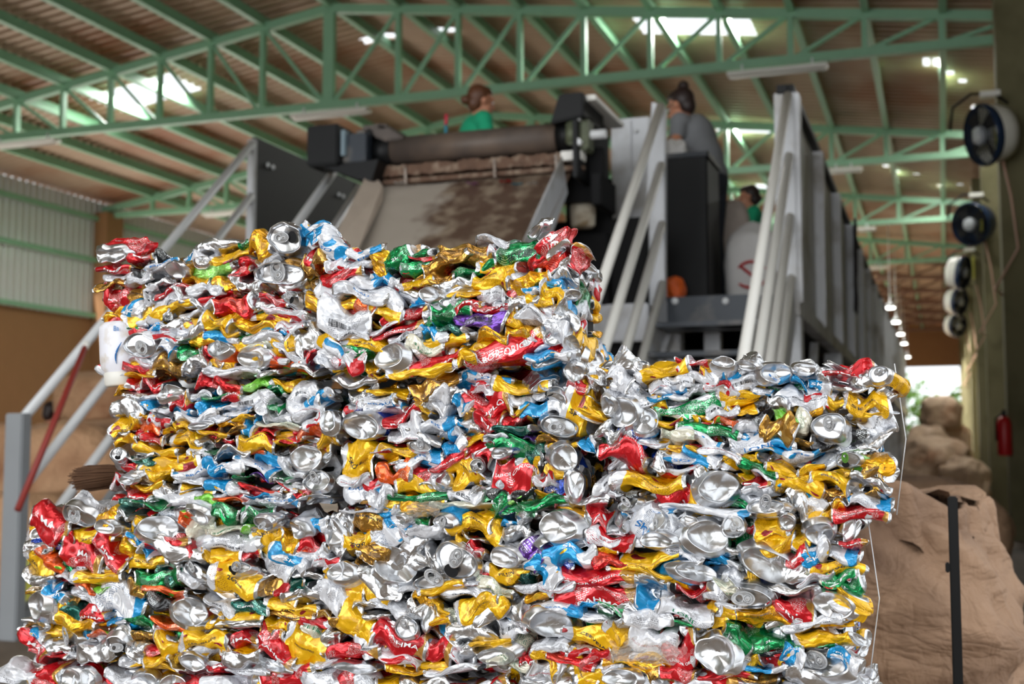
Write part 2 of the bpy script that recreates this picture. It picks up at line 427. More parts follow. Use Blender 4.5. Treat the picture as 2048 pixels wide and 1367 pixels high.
# raised platform
t = wthing('sorting_platform', 'long raised steel platform with grey panelled side walls running back through the hall', 'platform', ((XA + XD) / 2, Y0, 0))
MB().box2((XA, Y0 + .1, DECK - .06), (XD - .02, 34, DECK)).build('deck', M['blackslate'], t)
MB(.01).box2(atY(1306, 664, Y0), atY(1504, 587, Y0) + Vector((0, .12, 0))).build('front_beam', M['blackslate'], t, 'slate black beam with scuffed paint')
for px, py in ((1350, 602), (1451, 602)):
    p = atY(px, py, Y0 - .005); MB().lathe([(0, -.02), (.02, -.015), (.024, 0)], 12, Matrix.Translation(p) @ Matrix.Rotation(-PI / 2, 4, 'X')).build('bolt', M['steel'], t)
# right side wall: panels between posts, black capping
ys = [Y0 + 1.7 * i for i in range(16)]
for i, (a, b) in enumerate(zip(ys, ys[1:])):
    MB().box2((XD - .03, a + .1, 2.0), (XD, b, 3.33)).build('side_panel', M['grey'], t)
    MB(.006).box2((XD - .05, a, 1.98), (XD + .07, a + .14, 3.36)).build('wall_post', M['grey'], t)
MB(.008).box2((XD - .05, Y0, 3.36), (XD + .04, ys[-1], 3.42)).build('capping', M['black'], t, 'black capping rail')
MB().box2((XD - .04, Y0, 1.9), (XD + .05, ys[-1], 2.0)).build('edge_beam', M['grey'], t)
MB(.006).box2((XD - .07, Y0 - .04, 3.35), (XD + .0, Y0 + .02, 3.41)).build('end_cap', M['black'], t)
for a in ys[::2]:
    MB(.006).box2((XD - .1, a + .02, 0), (XD + .05, a + .2, 1.9)).build('leg', M['grey'], t)
    MB(.006).box2((XC - .1, a + .3, 0), (XC + .05, a + .45, 1.98)).build('leg', M['grey'], t)
for a in ys[1::2]:
    MB().bar((XD - .03, a - 1.4, .3), (XD - .03, a + .1, 1.85), .06, .06).build('cross_brace', M['grey'], t)
# left side wall of black boards
for i, (a, b) in enumerate(zip(ys[:10], ys[1:11])):
    MB().box2((XA - .03, a + .02, 1.7), (XA, b, 3.4)).build('black_board', M['black'], t)
for py, yy in ((300, .2), (300, 1.4), (470, .2), (470, 1.4)):
    z = 3.22 if py == 300 else 2.45
    for dy in (0, .08):
        MB().lathe([(0, -.012), (.018, -.01), (.02, 0)], 10, Matrix.Translation((XA + .004, Y0 + yy + dy, z)) @ Matrix.Rotation(-PI / 2, 4, 'Y')).build('bolt', M['steel'], t)
MB(.006).box2((XA - .04, Y0 - .03, 1.6), (XA + .02, Y0 + .02, 3.37)).build('corner_post', M['grey'], t)
# machinery housing below the deck
MB(.02).box2((XA + .3, Y0 + .9, 0), (XC - .3, 33, 1.95)).build('hopper_housing', M['dark'], t)
MB(.02).box2((XC - .2, Y0 + 1.2, 0), (XD - .35, 33, 1.7)).build('bunker', M['dark'], t)
MB().bar(atY(1330, 640, 8.4), atY(1290, 760, 8.4), .1, .16).build('strut', M['grey'], t)
MB().box2(atY(1408, 664, 8.5), atY(1441, 760, 8.5) + Vector((0, .1, 0))).build('leg', M['grey'], t)

# stairs
def stair(x0, x1, label, posts_bottom):
    t = wthing('steel_stair', label, 'stair', ((x0 + x1) / 2, Y0 - 2.4, 0))
    s = math.tan(math.radians(41.6)); yb = Y0 - DECK / s
    for x in (x0, x1):
        MB().bar((x, yb - .1, -.02 + .0), (x, Y0, DECK - .05), .05, .2).build('stringer', M['midgrey'] if x0 == XA else M['grey'], t)
    n = 9
    for i in range(n):
        z = DECK * (i + 1) / (n + 1); yy = yb + z / s
        MB().box2((x0 + .03, yy - .14, z - .03), (x1 - .03, yy + .14, z)).build('tread', M['blackslate'], t)
    rm = M['steel'] if x0 == XA else M['cream']
    for x, r in ((x0, .03), (x1, .03)):
        for k in range(4):
            zt = 3.34 - .4 * k
            if x == x0 and k == 3 and x0 == XA: pass
            ylow = 5.72
            MB().tube([(x, Y0 - .02, zt), (x, ylow, zt - (Y0 - .02 - ylow) * s)], r, 10).build('rail', rm, t)
        pl = posts_bottom
        zt = 3.34 - (Y0 - 5.72) * s
        MB(.008).box2((x - .06, 5.66, 0), (x + .06, 5.74, zt + .06)).build('newel_post', M['midgrey'] if x0 == XA else M['grey'], t)
    return t
stair(XA, XB, 'steel stair with tube rails at the left, its grey foot post by the picture edge', True)
t = stair(XC, XD, 'steel stair with four pale tube rails a side between black bin and panelled wall', True)
# broad grey end plates at the top of the right hand stair
MB(.006).prism([atY(1303, 203, Y0 + .02), atY(1329, 212, Y0 + .02), atY(1329, 620, Y0 + .02), atY(1280, 625, Y0 + .02)], (0, .08, 0)).build('end_plate', M['grey'], t)
MB(.006).box2((XD - .09, Y0 - .02, 1.9), (XD + .04, Y0 + .06, 3.36)).build('end_plate', M['grey'], t)

# grey cabinet behind the stair post
t = wthing('control_cabinet', 'tall grey metal cabinet standing behind the right hand stair post', 'cabinet', atY(1262, 600, 8.7))
MB(.01).box2(atY(1224, 598, 8.7), atY(1300, 232, 8.7) + Vector((0, .4, 0))).build('body', M['grey'], t)
MB(.004).box2(atY(1236, 590, 8.68), atY(1262, 240, 8.68)+ Vector((0, .02, 0))).build('door', M['grey'], t)
for py in (262, 480): 
    p = atY(1272, py, 8.69); MB().lathe([(0, -.012), (.016, -.01), (.018, 0)], 10, Matrix.Translation(p) @ Matrix.Rotation(-PI / 2, 4, 'X')).build('bolt', M['steel'], t)
# black bin
a = atY(1331, 310, 8.9); b = atY(1414, 310, 8.9)
t = wthing('sorting_bin', 'tall black bin on the platform in front of the woman in grey', 'bin', ((a.x + b.x) / 2, 9.2, DECK))
mb = MB(.006); w_ = .015
mb.box2((a.x, 8.9, DECK), (b.x, 8.9 + w_, a.z)).box2((a.x, 9.4, DECK), (b.x, 9.4 + w_, a.z))
mb.box2((a.x, 8.9, DECK), (a.x + w_, 9.4, a.z)).box2((b.x - w_, 8.9, DECK), (b.x, 9.4, a.z)).box2((a.x, 8.9, DECK), (b.x, 9.4, DECK + .02))
mb.build('body', M['black'], t)
MB().box2((a.x - .012, 8.885, a.z - .03), (b.x + .012, 8.9, a.z + .006)).box2((b.x, 8.885, a.z - .03), (b.x + .012, 9.42, a.z + .006)).build('rim', M['blackslate'], t)

# conveyor head
t = wthing('belt_conveyor', 'dirty belt conveyor with a rubber covered drum, ending over the sheet metal chute', 'conveyor', (-2.87, 7.6, DECK))
a = atY(785, 302, 7.6); b = atY(1122, 276, 7.6)
zc = (a.z + b.z) / 2; a = Vector((a.x, 7.6, zc)); b = Vector((b.x, 7.6, zc)); R = .095
MB().tube([a, b], R, 36).build('drum', M['rubber'], t)
MB().tube([a - Vector((.12, 0, 0)), a + Vector((.012, 0, 0))], R * 1.08, 30).build('drum_flange', M['black'], t)
MB().tube([b - Vector((.012, 0, 0)), b + Vector((.1, 0, 0))], R * 1.1, 30).build('drum_flange', M['black'], t)
MB().tube([b, b + Vector((.3, 0, 0))], .03, 14).build('shaft', M['steel'], t)
MB().box2((a.x, 7.6, zc + R - .012), (b.x, 8.3, zc + R)).build('belt', M['rubber'], t)
# bearing block right, greenish
MB(.012).box2((b.x + .1, 7.52, zc - .11), (b.x + .2, 7.68, zc + .12)).tube([(b.x + .1, 7.5, zc + .07), (b.x + .1, 7.5, zc - .08)], .04, 12).build('bearing_block', simple('greenish_bearing', sr(96, 102, 80), .5, .2, .3, 20), t)
for dz in (-.07, .09): MB().tube([(b.x + .15, 7.46, zc + dz), (b.x + .15, 7.54, zc + dz)], .022, 8).build('bolt', M['steel'], t)
# right channel running back
xr = b.x + .1
p0 = atX(1110, 212, xr)
MB(.006).box2((xr + .0, 7.5, zc + .2), (xr + .16, 8.25, zc + .235)).build('side_channel_flange', M['cream'], t, 'worn pale top flange')
MB(.006).box2((xr + .02, 7.45, zc - .3), (xr + .05, 8.25, zc + .2)).build('side_channel', M['black'], t)
MB(.01).prism([(xr - .06, 7.42, zc + .235), (xr + .1, 7.42, zc + .235), (xr + .1, 7.42, zc + .08), (xr - .12, 7.42, zc + .05)], (0, .5, 0)).build('hood', M['black'], t)
MB(.006).box2((xr + .1, 7.6, zc - .45), (xr + .16, 8.0, zc - .25)).build('side_frame', M['dark'], t)
# left channel, hood and motor box
xl = a.x - .06
MB(.006).box2((xl - .12, 7.5, zc + .13), (xl + .06, 8.3, zc + .17)).build('side_channel_flange', M['rubber'], t)
MB(.006).box2((xl - .09, 7.5, zc - .2), (xl - .05, 8.3, zc + .15)).build('side_channel', M['black'], t)
MB(.01).prism([atY(742, 248, 7.5), atY(765, 246, 7.5), atY(808, 276, 7.5), atY(770, 282, 7.5), atY(746, 272, 7.5)], (0, .35, 0)).build('hood', M['rubber'], t)
c0 = atY(612, 332, 7.35); c1 = atY(676, 246, 7.35)
MB(.012).box2((c0.x, 7.35, c0.z), (c1.x, 7.6, c1.z)).build('motor_box', M['black'], t)
MB(.006).box2((c1.x, 7.42, c0.z + .02), (xl - .05, 7.65, c1.z - .06)).build('gear_housing', M['blackslate'], t)
MB(.004).box2((c1.x + .005, 7.38, c0.z + .06), (c1.x + .035, 7.44, c1.z - .04)).build('name_plate', simple('pale_blue_plate', sr(120, 140, 150), .4), t)
MB().prism([(c0.x + .1, 7.4, c0.z), (xl + .05, 7.4, c0.z + .02), (xl + .0, 7.4, c0.z - .12), (c0.x + .35, 7.4, c0.z - .1)], (0, .3, 0)).build('belly_plate', M['black'], t)
# scraper under the drum with grime
s0 = atY(745, 352, 7.66); s1 = atY(1168, 322, 7.66)
zs = (s0.z + s1.z) / 2
def rough_bar(x0, x1, yy, z, h, d, seed, nx=120):
    mb = MB(); random.seed(seed)
    rings = []
    for i in range(nx + 1):
        x = x0 + (x1 - x0) * i / nx
        j = lambda s: (noise.noise(Vector((x * 14, s * 3.1, seed))) + .6 * noise.noise(Vector((x * 50, s * 7, seed)))) * h * .45
        rings.append([mb.bm.verts.new((x, yy + dy, z + dz)) for dy, dz in ((-d + j(1) * .5, -h + j(2)), (-d + j(3) * .5, h + j(4)), (d, h + j(5)), (d, -h + j(6)))])
    for r, q in zip(rings, rings[1:]):
        for k_ in range(4): mb.bm.faces.new((r[k_], r[(k_ + 1) % 4], q[(k_ + 1) % 4], q[k_]))
    mb.bm.faces.new(rings[0]); mb.bm.faces.new(rings[-1][::-1]); return mb
rough_bar(s0.x, s1.x - .1, 7.6, zs + .0, .035, .06, 3).build('scraper', M['grime'], t, 'scraper caked in brown grime')
MB(.004).box2((s0.x + .1, 7.56, zs - .08), (s1.x + .02, 7.62, zs - .05)).build('scraper_bar', M['grime'], t)
MB(.004).box2((s1.x - .12, 7.53, zs - .02), (s1.x + .02, 7.64, zs + .04)).build('clamp', M['cream'], t)
MB().box2((s0.x, 7.75, zs - .25), (s1.x + .1, 7.8, zs + .1)).build('back_plate', M['dark'], t)
for x, dz in ((.62, -.1), (.9, -.14), (.2, -.1)):
    xx = s0.x + (s1.x - s0.x) * x
    MB().tube([(xx, 7.53, zs + .02), (xx + .01, 7.52, zs + dz)], .009, 6).build('hanging_shred', M['bagdirty'], t)

# chute
t = wthing('sheet_metal_chute', 'sloping sheet metal chute below the drum, half dusty grey and half wet brown', 'chute', (-2.87, 6.4, 1.2))
m, nt, bs = new_mat('chute_dust_and_wet_grime')
tc = nd(nt, 'ShaderNodeTexCoord'); sx = nd(nt, 'ShaderNodeSeparateXYZ'); no = nd(nt, 'ShaderNodeTexNoise'); no.inputs['Scale'].default_value = 5; no.inputs['Detail'].default_value = 8
nt.links.new(tc.outputs['Generated'], sx.inputs[0]); nt.links.new(tc.outputs['Object'], no.inputs[0])
v = math_n(nt, 'ADD', sx.outputs[0], math_n(nt, 'MULTIPLY_ADD', no.outputs[0], .35, -.18))
mr = nd(nt, 'ShaderNodeMapRange'); mr.inputs[1].default_value = .4; mr.inputs[2].default_value = .47; nt.links.new(v, mr.inputs[0])
n2 = nd(nt, 'ShaderNodeTexNoise'); n2.inputs['Scale'].default_value = 9; n2.inputs['Detail'].default_value = 9; nt.links.new(tc.outputs['Object'], n2.inputs[0])
r2 = nd(nt, 'ShaderNodeMapRange'); r2.inputs[1].default_value = .45; r2.inputs[2].default_value = .65; nt.links.new(n2.outputs[0], r2.inputs[0])
wet = mixc(nt, r2.outputs[0], sr(96, 76, 64), sr(150, 134, 116))
nt.links.new(mixc(nt, mr.outputs[0], sr(168, 158, 146), wet), bs.inputs['Base Color'])
rr = nd(nt, 'ShaderNodeMapRange'); rr.inputs[3].default_value = .8; rr.inputs[4].default_value = .33; nt.links.new(mr.outputs[0], rr.inputs[0]); nt.links.new(rr.outputs[0], bs.inputs['Roughness'])
bp = nd(nt, 'ShaderNodeBump'); bp.inputs['Strength'].default_value = .4; bp.inputs['Distance'].default_value = .02; nt.links.new(n2.outputs[0], bp.inputs['Height']); nt.links.new(bp.outputs[0], bs.inputs['Normal'])
M['chute'] = m
xL, xR = atY(762, 372, 7.62).x, -2.22
P0 = atY(762, 372, 7.6); zt = P0.z
mb = MB()
def cf(u, v):
    x = xL - .12 * v * 1.0 + (xR - xL + .14 * v) * u
    yy = 7.62 - 1.5 * v; z = zt - 1.22 * v
    return (x, yy, z + .012 * noise.noise(Vector((x * 3, yy * 3, 0))))
mb.grid(cf, 24, 24)
mb.build('slide', M['chute'], t)
mb = MB(.004)
pl = [atX(740, 336, xL - .04), atX(768, 372, xL - .04), Vector((xL - .1, 6.2, 1.75)), Vector((xL - .1, 5.9, 1.62)), ]
MB(.003).prism([atY(739, 335, 7.5), atY(765, 372, 7.48), atY(764, 402, 7.4), atY(724, 482, 6.9), atY(700, 535, 6.6), atY(636, 535, 6.6), atY(669, 487, 6.9)], (0, .015, 0)).build('side_plate', simple('dusty_side_plate', sr(176, 162, 148), .8, 0, .15, 6, .1), t)
e = [atX(1125, 312, xR), atX(1136, 386, xR), atX(1085, 520, xR), atX(1020, 545, xR)]
MB(.003).prism(e, (-.012, 0, 0)).build('side_plate', M['grey'], t, 'clean pale grey side plate')
# scraps lying on the chute top
for i, (px, py, c, nm) in enumerate(((945, 366, 'pink', 'lilac'), (1035, 368, 'blue', 'teal'), (800, 365, 'bagwhite', 'white'), (1066, 366, 'bagwhite', 'small pale'), (1010, 362, 'red', 'red'))):
    p = atY(px, py, 7.52)
    mb = MB(); mb.grid(lambda u, v: (p.x + (u - .5) * .07, p.y + (v - .5) * .05, p.z + .018 * noise.noise(Vector((u * 3, v * 3, i * 5)))), 6, 4)
    o = mb.build('plastic_scrap', M[c] if c != 'pink' else simple('lilac_film', sr(190, 130, 190), .5)); tag(o, nm + ' plastic scrap caught at the top of the chute', 'scrap', 'scraps at the top of the chute')
# jug hanging in the dark recess
p = atY(1166, 422, 7.9)
t = wthing('plastic_jug', 'dirty cream plastic jug hanging in the dark recess beside the chute', 'jug', p - Vector((0, 0, .11)))
s = .0033 * 1.02
MB().lathe([(0, -33 * s), (20 * s, -33 * s), (24 * s, -28 * s), (26 * s, 0), (25 * s, 12 * s), (16 * s, 20 * s), (15 * s, 24 * s), (0, 24 * s)], 24, Matrix.Translation(p)).build('body', simple('dirty_cream_plastic', sr(226, 216, 196), .6, 0, .15, 14, .1, dirt=sr(150, 130, 100), dscale=9), t)
MB().lathe([(17 * s, 23 * s), (18 * s, 25 * s), (18 * s, 33 * s), (15 * s, 35 * s), (0, 35 * s)], 24, Matrix.Translation(p)).build('cap', M['bagdirty'], t)
MB().tube([p + Vector((0, 0, 35 * s)), p + Vector((0, 0, .35))], .004, 6).build('cord', M['dark'], t)
tag(MB(.01).box2(atY(1135, 470, 8.0), atY(1215, 460, 8.0) + Vector((0, .2, -.5))).build('gearbox', M['dark']), 'black gearbox on the frame below the hanging jug', 'gearbox')
o = MB(.01).box2(atY(1132, 640, 8.23), atY(1224, 355, 8.23) + Vector((0, .02, 0))).build('frame_panel', M['dark']); tag(o, 'black frame panel closing the recess beside the chute', 'panel')
o = MB(.01).box2((XB + .1, 8.12, 0), (XC - .1, 8.22, zc - .45)).build('bulkhead', M['dark']); tag(o, 'black bulkhead under the conveyor behind the chute', 'panel')
o = MB(.01).box2((XC - .45, 8.0, 1.75), (XC - .07, 8.1, 2.0)).build('cross_beam', M['grey']); tag(o, 'grey cross beam low between conveyor and right hand stair', 'beam')

# coloured stick near the woman in green
t = wthing('broom_handle', 'upright turquoise stick with a pink end behind the drum', 'stick', atY(892, 262, 9.0))
MB().tube([atY(891, 300, 9.0), atY(892, 250, 9.0)], .012, 10).build('shaft', M['blue'], t)
MB().tube([atY(892, 250, 9.0), atY(893, 229, 9.0)], .014, 10).build('grip', M['pink'], t)
# ================================================================== PEOPLE
def capsule(bm, p0, p1, r0, r1, n=14):
    p0 = Vector(p0); p1 = Vector(p1); d = p1 - p0
    if d.length < 1e-4: d = Vector((0, 0, 1e-3))
    dn = d.normalized(); u = Vector((0, 0, 1)) if abs(dn.z) < .9 else Vector((0, 1, 0))
    x = dn.cross(u).normalized(); y = x.cross(dn)
    rings = []
    for t in np.linspace(-1, 0, 5): rings.append((p0 + dn * (r0 * math.sin(t * PI / 2)), r0 * math.cos(t * PI / 2)))
    for t in np.linspace(0, 1, 5): rings.append((p1 + dn * (r1 * math.sin(t * PI / 2)), r1 * math.cos(t * PI / 2)))
    vs = []
    for c, r in rings:
        r = max(r, 1e-3)
        vs.append([bm.verts.new(c + r * (x * math.cos(2 * PI * k / n) + y * math.sin(2 * PI * k / n))) for k in range(n)])
    for a, b in zip(vs, vs[1:]):
        for k in range(n): bm.faces.new((a[k], a[(k + 1) % n], b[(k + 1) % n], b[k]))
    bm.faces.new(vs[0][::-1]); bm.faces.new(vs[-1])
def remesh_obj(name, mb, mat, parent, voxel, smooth=4):
    o = mb.build(name, mat, parent)
    m = o.modifiers.new('remesh', 'REMESH'); m.mode = 'VOXEL'; m.voxel_size = voxel; m.use_smooth_shade = True
    s = o.modifiers.new('smooth', 'SMOOTH'); s.iterations = smooth; s.factor = .5
    return o
def person(label, loc, rz, pose, shirt, hair, sleeve=.45, height=1.62, turn=0.0, bun=(0, .11, .06), group=None):
    """local frame: x = the person's left, -y = where the chest faces"""
    t = thing('person', label, 'person', loc, rz, group)
    k = height / 1.62
    V = lambda *a: Vector(a) * k
    hip, chest, neck = V(0, 0, .92), V(0, .01, 1.22), V(0, .015, 1.38)
    lean = pose.get('lean', 0)
    L = Matrix.Rotation(lean, 3, 'X')
    up = lambda v: hip + L @ (v - hip)
    chest, neck = up(chest), up(neck)
    head = up(V(0, .0, 1.51)); HR = Matrix.Rotation(turn, 3, 'Z') @ Matrix.Rotation(lean + pose.get('nod', 0), 3, 'X')
    H = lambda x, y, z: head + HR @ V(x, y, z)
    mb = MB(); bm = mb.bm
    sh = {s: up(V(.17 * s, .015, 1.33)) for s in (1, -1)}
    mb.ell(up(V(0, .01, 1.2)), V(.145, .1, .2)); mb.ell(up(V(0, .01, 1.05)), V(.13, .095, .16)); mb.ell(hip, V(.155, .11, .13))
    capsule(bm, sh[-1], sh[1], .055 * k, .055 * k)
    capsule(bm, neck - L @ V(0, 0, .06), H(0, .01, -.08), .056 * k, .048 * k)
    # head with brow, nose, lips, chin, ears
    mb.ell(H(0, .012, .03), V(.075, .09, .088), HR); mb.ell(H(0, -.03, -.035), V(.058, .062, .075), HR)
    capsule(bm, H(0, -.09, .02), H(0, -.112, -.022), .009 * k, .014 * k)
    capsule(bm, H(-.02, -.088, -.055), H(.02, -.088, -.055), .009 * k, .009 * k)
    capsule(bm, H(-.04, -.076, .035), H(.04, -.076, .035), .014 * k, .014 * k)
    mb.ell(H(0, -.078, -.092), V(.02, .018, .016), HR)
    for s in (1, -1): mb.ell(H(.078 * s, .015, -.005), V(.009, .02, .03), HR)
    hands = {}
    for s in (1, -1):
        el, wr = [Vector(q) * k for q in pose['arm' + ('L' if s == 1 else 'R')]]
        capsule(bm, sh[s], el, .047 * k, .037 * k); capsule(bm, el, wr, .038 * k, .026 * k)
        d = (wr - el).normalized(); side = d.cross(Vector((0, 0, 1))).normalized() if abs(d.z) < .95 else Vector((1, 0, 0))
        dn = side.cross(d).normalized()
        palm = wr + d * .045 * k
        capsule(bm, palm - side * .022 - d * .02, palm + side * .0 + d * .03, .018 * k, .018 * k); capsule(bm, palm + side * .022 - d * .02, palm + side * .02 + d * .03, .018 * k, .018 * k)
        for q, (o_, ln) in enumerate(((-.03, .062), (-.01, .074), (.01, .07), (.028, .055))):
            b0 = palm + side * o_ * k + d * .04 * k; b1 = b0 + (d * .8 - dn * .35) * ln * .5 * k; b2 = b1 + (d * .4 - dn * .8) * ln * .5 * k
            capsule(bm, b0, b1, .009 * k, .0085 * k, 8); capsule(bm, b1, b2, .0085 * k, .007 * k, 8)
        th = palm - side * .035 * k * s - d * .02 * k
        capsule(bm, th, th + (d * .5 - side * .7 * s) * .05 * k, .011 * k, .009 * k, 8)
        kn = V(.09 * s, -.02, .49); an = V(.1 * s, .02, .09)
        capsule(bm, hip + V(.085 * s, 0, -.04), kn, .078 * k, .052 * k); capsule(bm, kn, an, .052 * k, .034 * k)
        capsule(bm, an + V(0, .02, -.05), an + V(.01 * s, -.15, -.055), .036 * k, .03 * k)
        hands[s] = (el, wr)
    remesh_obj('body', mb, M['skin'], t, .0085, 5)
    # shirt
    mb = MB(); bm = mb.bm
    mb.ell(up(V(0, .01, 1.2)), V(.18, .135, .21)); mb.ell(up(V(0, .01, 1.05)), V(.165, .13, .19)); mb.ell(up(V(0, .005, .95)), V(.168, .125, .12))
    capsule(bm, sh[-1] + V(.01, 0, 0), sh[1] - V(.01, 0, 0), .075 * k, .075 * k)
    for s in (1, -1):
        el = hands[s][0]; m_ = sh[s].lerp(el, sleeve * 1.6); capsule(bm, sh[s], m_, .064 * k, .058 * k)
    remesh_obj('shirt', mb, M[shirt], t, .014, 3)
    mb = MB(); bm = mb.bm
    mb.ell(hip - V(0, 0, .02), V(.165, .12, .12))
    for s in (1, -1):
        kn = V(.09 * s, -.02, .49); an = V(.1 * s, .02, .1)
        capsule(bm, hip + V(.085 * s, 0, -.04), kn, .088 * k, .064 * k); capsule(bm, kn, an, .064 * k, .05 * k)
        mb.ell(an + V(.005 * s, -.06, -.055), V(.05, .13, .042))
    remesh_obj('trousers', mb, M['jeans'], t, .016, 3)
    mb = MB(); mb.ell(H(0, .035, .045), V(.084, .088, .09), HR); mb.ell(H(0, .0, .085), V(.07, .08, .045), HR); mb.ell(H(0, .06, -.01), V(.065, .06, .08), HR)
    if bun: mb.ell(H(*bun), V(.042, .042, .038), HR); mb.ell(H(bun[0] * .8, bun[1] * .85, bun[2] * .9), V(.03, .03, .03), HR)
    remesh_obj('hair', mb, M[hair], t, .01, 2)
    mb = MB()
    for s in (1, -1): mb.ell(H(.03 * s, -.083, .012), V(.012, .008, .008), HR)
    mb.build('eye', M['eye'], t)
    return t, H
# frame: rz turns the chest; 0 = towards the camera (-Y)
def stand(px, py_top, D, floor_z): p = atD(px, py_top, D); p.z = floor_z; return p
pz = stand(945, 195, 9.45, DECK + .1)
person('person in a green shirt, brown low bun, seen from behind above the drum', pz, math.radians(128),
       dict(armL=[(.26, -.06, 1.08), (.2, -.3, 1.08)], armR=[(-.26, -.06, 1.08), (-.2, -.3, 1.08)], lean=.12), 'teal', 'hairbrown', .6, 1.62, math.radians(12), (0, .135, -.015))
pz = stand(1418, 190, 9.85, DECK + .09)
t, H = person('person in a grey shirt, dark top bun, leaning over the black bin', pz, math.radians(-108),
       dict(armL=[(.28, -.12, 1.1), (.2, -.36, 1.2)], armR=[(-.25, -.14, 1.12), (-.16, -.4, 1.14)], lean=.4, nod=-.1), 'greycloth', 'hair', .3, 1.8, math.radians(-8), (0, .07, .135))
mb = MB()
mb.tube([H(-.078, .01, .012), H(-.07, -.07, .014), H(-.055, -.098, .012)], .003, 6); mb.tube([H(.078, .01, .012), H(.07, -.07, .014), H(.055, -.098, .012)], .003, 6)
for s in (1, -1): mb.tube([H(.032 * s + .022 * math.cos(a), -.102, .01 + .016 * math.sin(a)) for a in np.linspace(0, 2 * PI, 13)], .003, 6)
mb.build('glasses', M['dark'], t, 'spectacles')
pz = stand(1508, 370, 12.6, DECK)
person('person in a green top with dark hair, standing behind the white sack', pz, math.radians(-75),
       dict(armL=[(.24, -.12, 1.05), (.12, -.34, 1.0)], armR=[(-.24, -.12, 1.05), (-.12, -.34, 1.0)], lean=.1), 'teal', 'hair', .5, 1.62, math.radians(-15), (0, .1, -.02))
pz = stand(88, 800, 12.3, 0)
person('dark-haired person at the far left among the tan bags, between the stair rails', pz, math.radians(165),
       dict(armL=[(.26, -.1, 1.05), (.2, -.34, 1.0)], armR=[(-.26, -.1, 1.05), (-.2, -.34, 1.0)], lean=.2), 'bagtan', 'hair', .5, 1.5, 0, None)

# ================================================================== SACKS
def sack(name, label, cat, c, size, mat, seed, group=None, lump=.12, neck=0.0, rz=0.0, parent=None):
    """soft filled bag: c = centre of its base"""
    c = Vector(c); sx_, sy_, sz_ = size
    t = None
    mb = MB(); nu, nv = 48, 30
    g = []
    for j in range(nv + 1):
        v = j / nv; row = []
        for i in range(nu):
            a = 2 * PI * i / nu
            e = 3.2
            ph = (v - .5) * PI
            cx, sn = math.cos(ph), math.sin(ph)
            r = abs(cx) ** .42
            zz = .5 + .5 * math.copysign(abs(sn) ** .8, sn)
            ca, sa = math.cos(a), math.sin(a)
            q = (abs(ca) ** e + abs(sa) ** e) ** (-1 / e)
            x, y = ca * q * r, sa * q * r
            if neck and v > .8:
                f = 1 - neck * (v - .8) / .2 * .8; x *= f; y *= f; zz += (v - .8) * .5
            n_ = noise.noise(Vector((x * 1.6, y * 1.6, zz * 2.4 + seed * 7.3)))
            n2_ = noise.noise(Vector((x * 4, y * 4, zz * 5 + seed * 2.4)))
            n3_ = abs(noise.noise(Vector((x * 3 + zz * 2, y * 3, zz * 7 + seed))))
            d = 1 + lump * (n_ * 1.2 + n2_ * .5 - n3_ * .6)
            x *= sx_ / 2 * d; y *= sy_ / 2 * d
            z = zz * sz_ * (1 + lump * .4 * n_ * (v > .4))
            X = x * math.cos(rz) - y * math.sin(rz); Y = x * math.sin(rz) + y * math.cos(rz)
            row.append(mb.bm.verts.new(c + Vector((X, Y, max(0, z)))))
        g.append(row)
    for a, b in zip(g, g[1:]):
        for i in range(nu):
            try: f = mb.bm.faces.new((a[i], a[(i + 1) % nu], b[(i + 1) % nu], b[i])); f.smooth = True
            except ValueError: pass
    mb.bm.faces.new(g[-1]); mb.bm.faces.new(g[0][::-1])
    return mb
def sack_obj(name, label, cat, c, size, mat, seed, group=None, lump=.12, neck=0.0, rz=0.0):
    o = sack(name, label, cat, c, size, mat, seed, group, lump, neck, rz).build(name, M[mat])
    # put the origin at the base
    c = Vector(c); o.data.transform(Matrix.Translation(-c)); o.location = c
    return tag(o, label, cat, group)
# on the platform
p = atY(1347, 312, 9.25); sack_obj('white_bag', 'small white bag held over the black bin by the woman in grey', 'bag', (p.x, 9.3, p.z - .27), (.22, .2, .4), 'bagwhite', 2, lump=.2)
p = atY(1462, 590, 9.9)
sack_obj('tall_sack', 'tall pale grey translucent sack standing right behind the black bin', 'sack', (p.x, 9.95, DECK), (.34, .3, .95), 'bagdirty', 5, lump=.16)
p = atY(1500, 590, 9.3)
t = wthing('white_sack', 'white sack with a red circle and slash, beside the stair rails on the platform', 'sack', (p.x + .02, 9.35, DECK))
sack('', '', '', (p.x + .02, 9.35, DECK), (.42, .36, .62), 'bagwhite', 9, lump=.1, neck=.5).build('body', M['bagwhite'], t)
cc = atY(1501, 548, 9.14); mb = MB()
mb.tube([cc + Vector((.115 * math.cos(a), .012 + .04 * abs(math.cos(a)) , .095 * math.sin(a))) for a in np.linspace(0, 2 * PI, 33)], .012, 6, False)
mb.tube([cc + Vector((-.08, .02, .07)), cc + Vector((0, 0, 0)), cc + Vector((.08, .02, -.07))], .012, 6)
mb.build('printed_circle', M['red'], t, 'red circle with a slash')
p = atY(1345, 588, 8.6); o = sack_obj('orange_bag', 'orange plastic bag slumped at the foot of the black bin', 'bag', (p.x, 8.62, DECK), (.16, .2, .2), 'orange', 4, lump=.25)
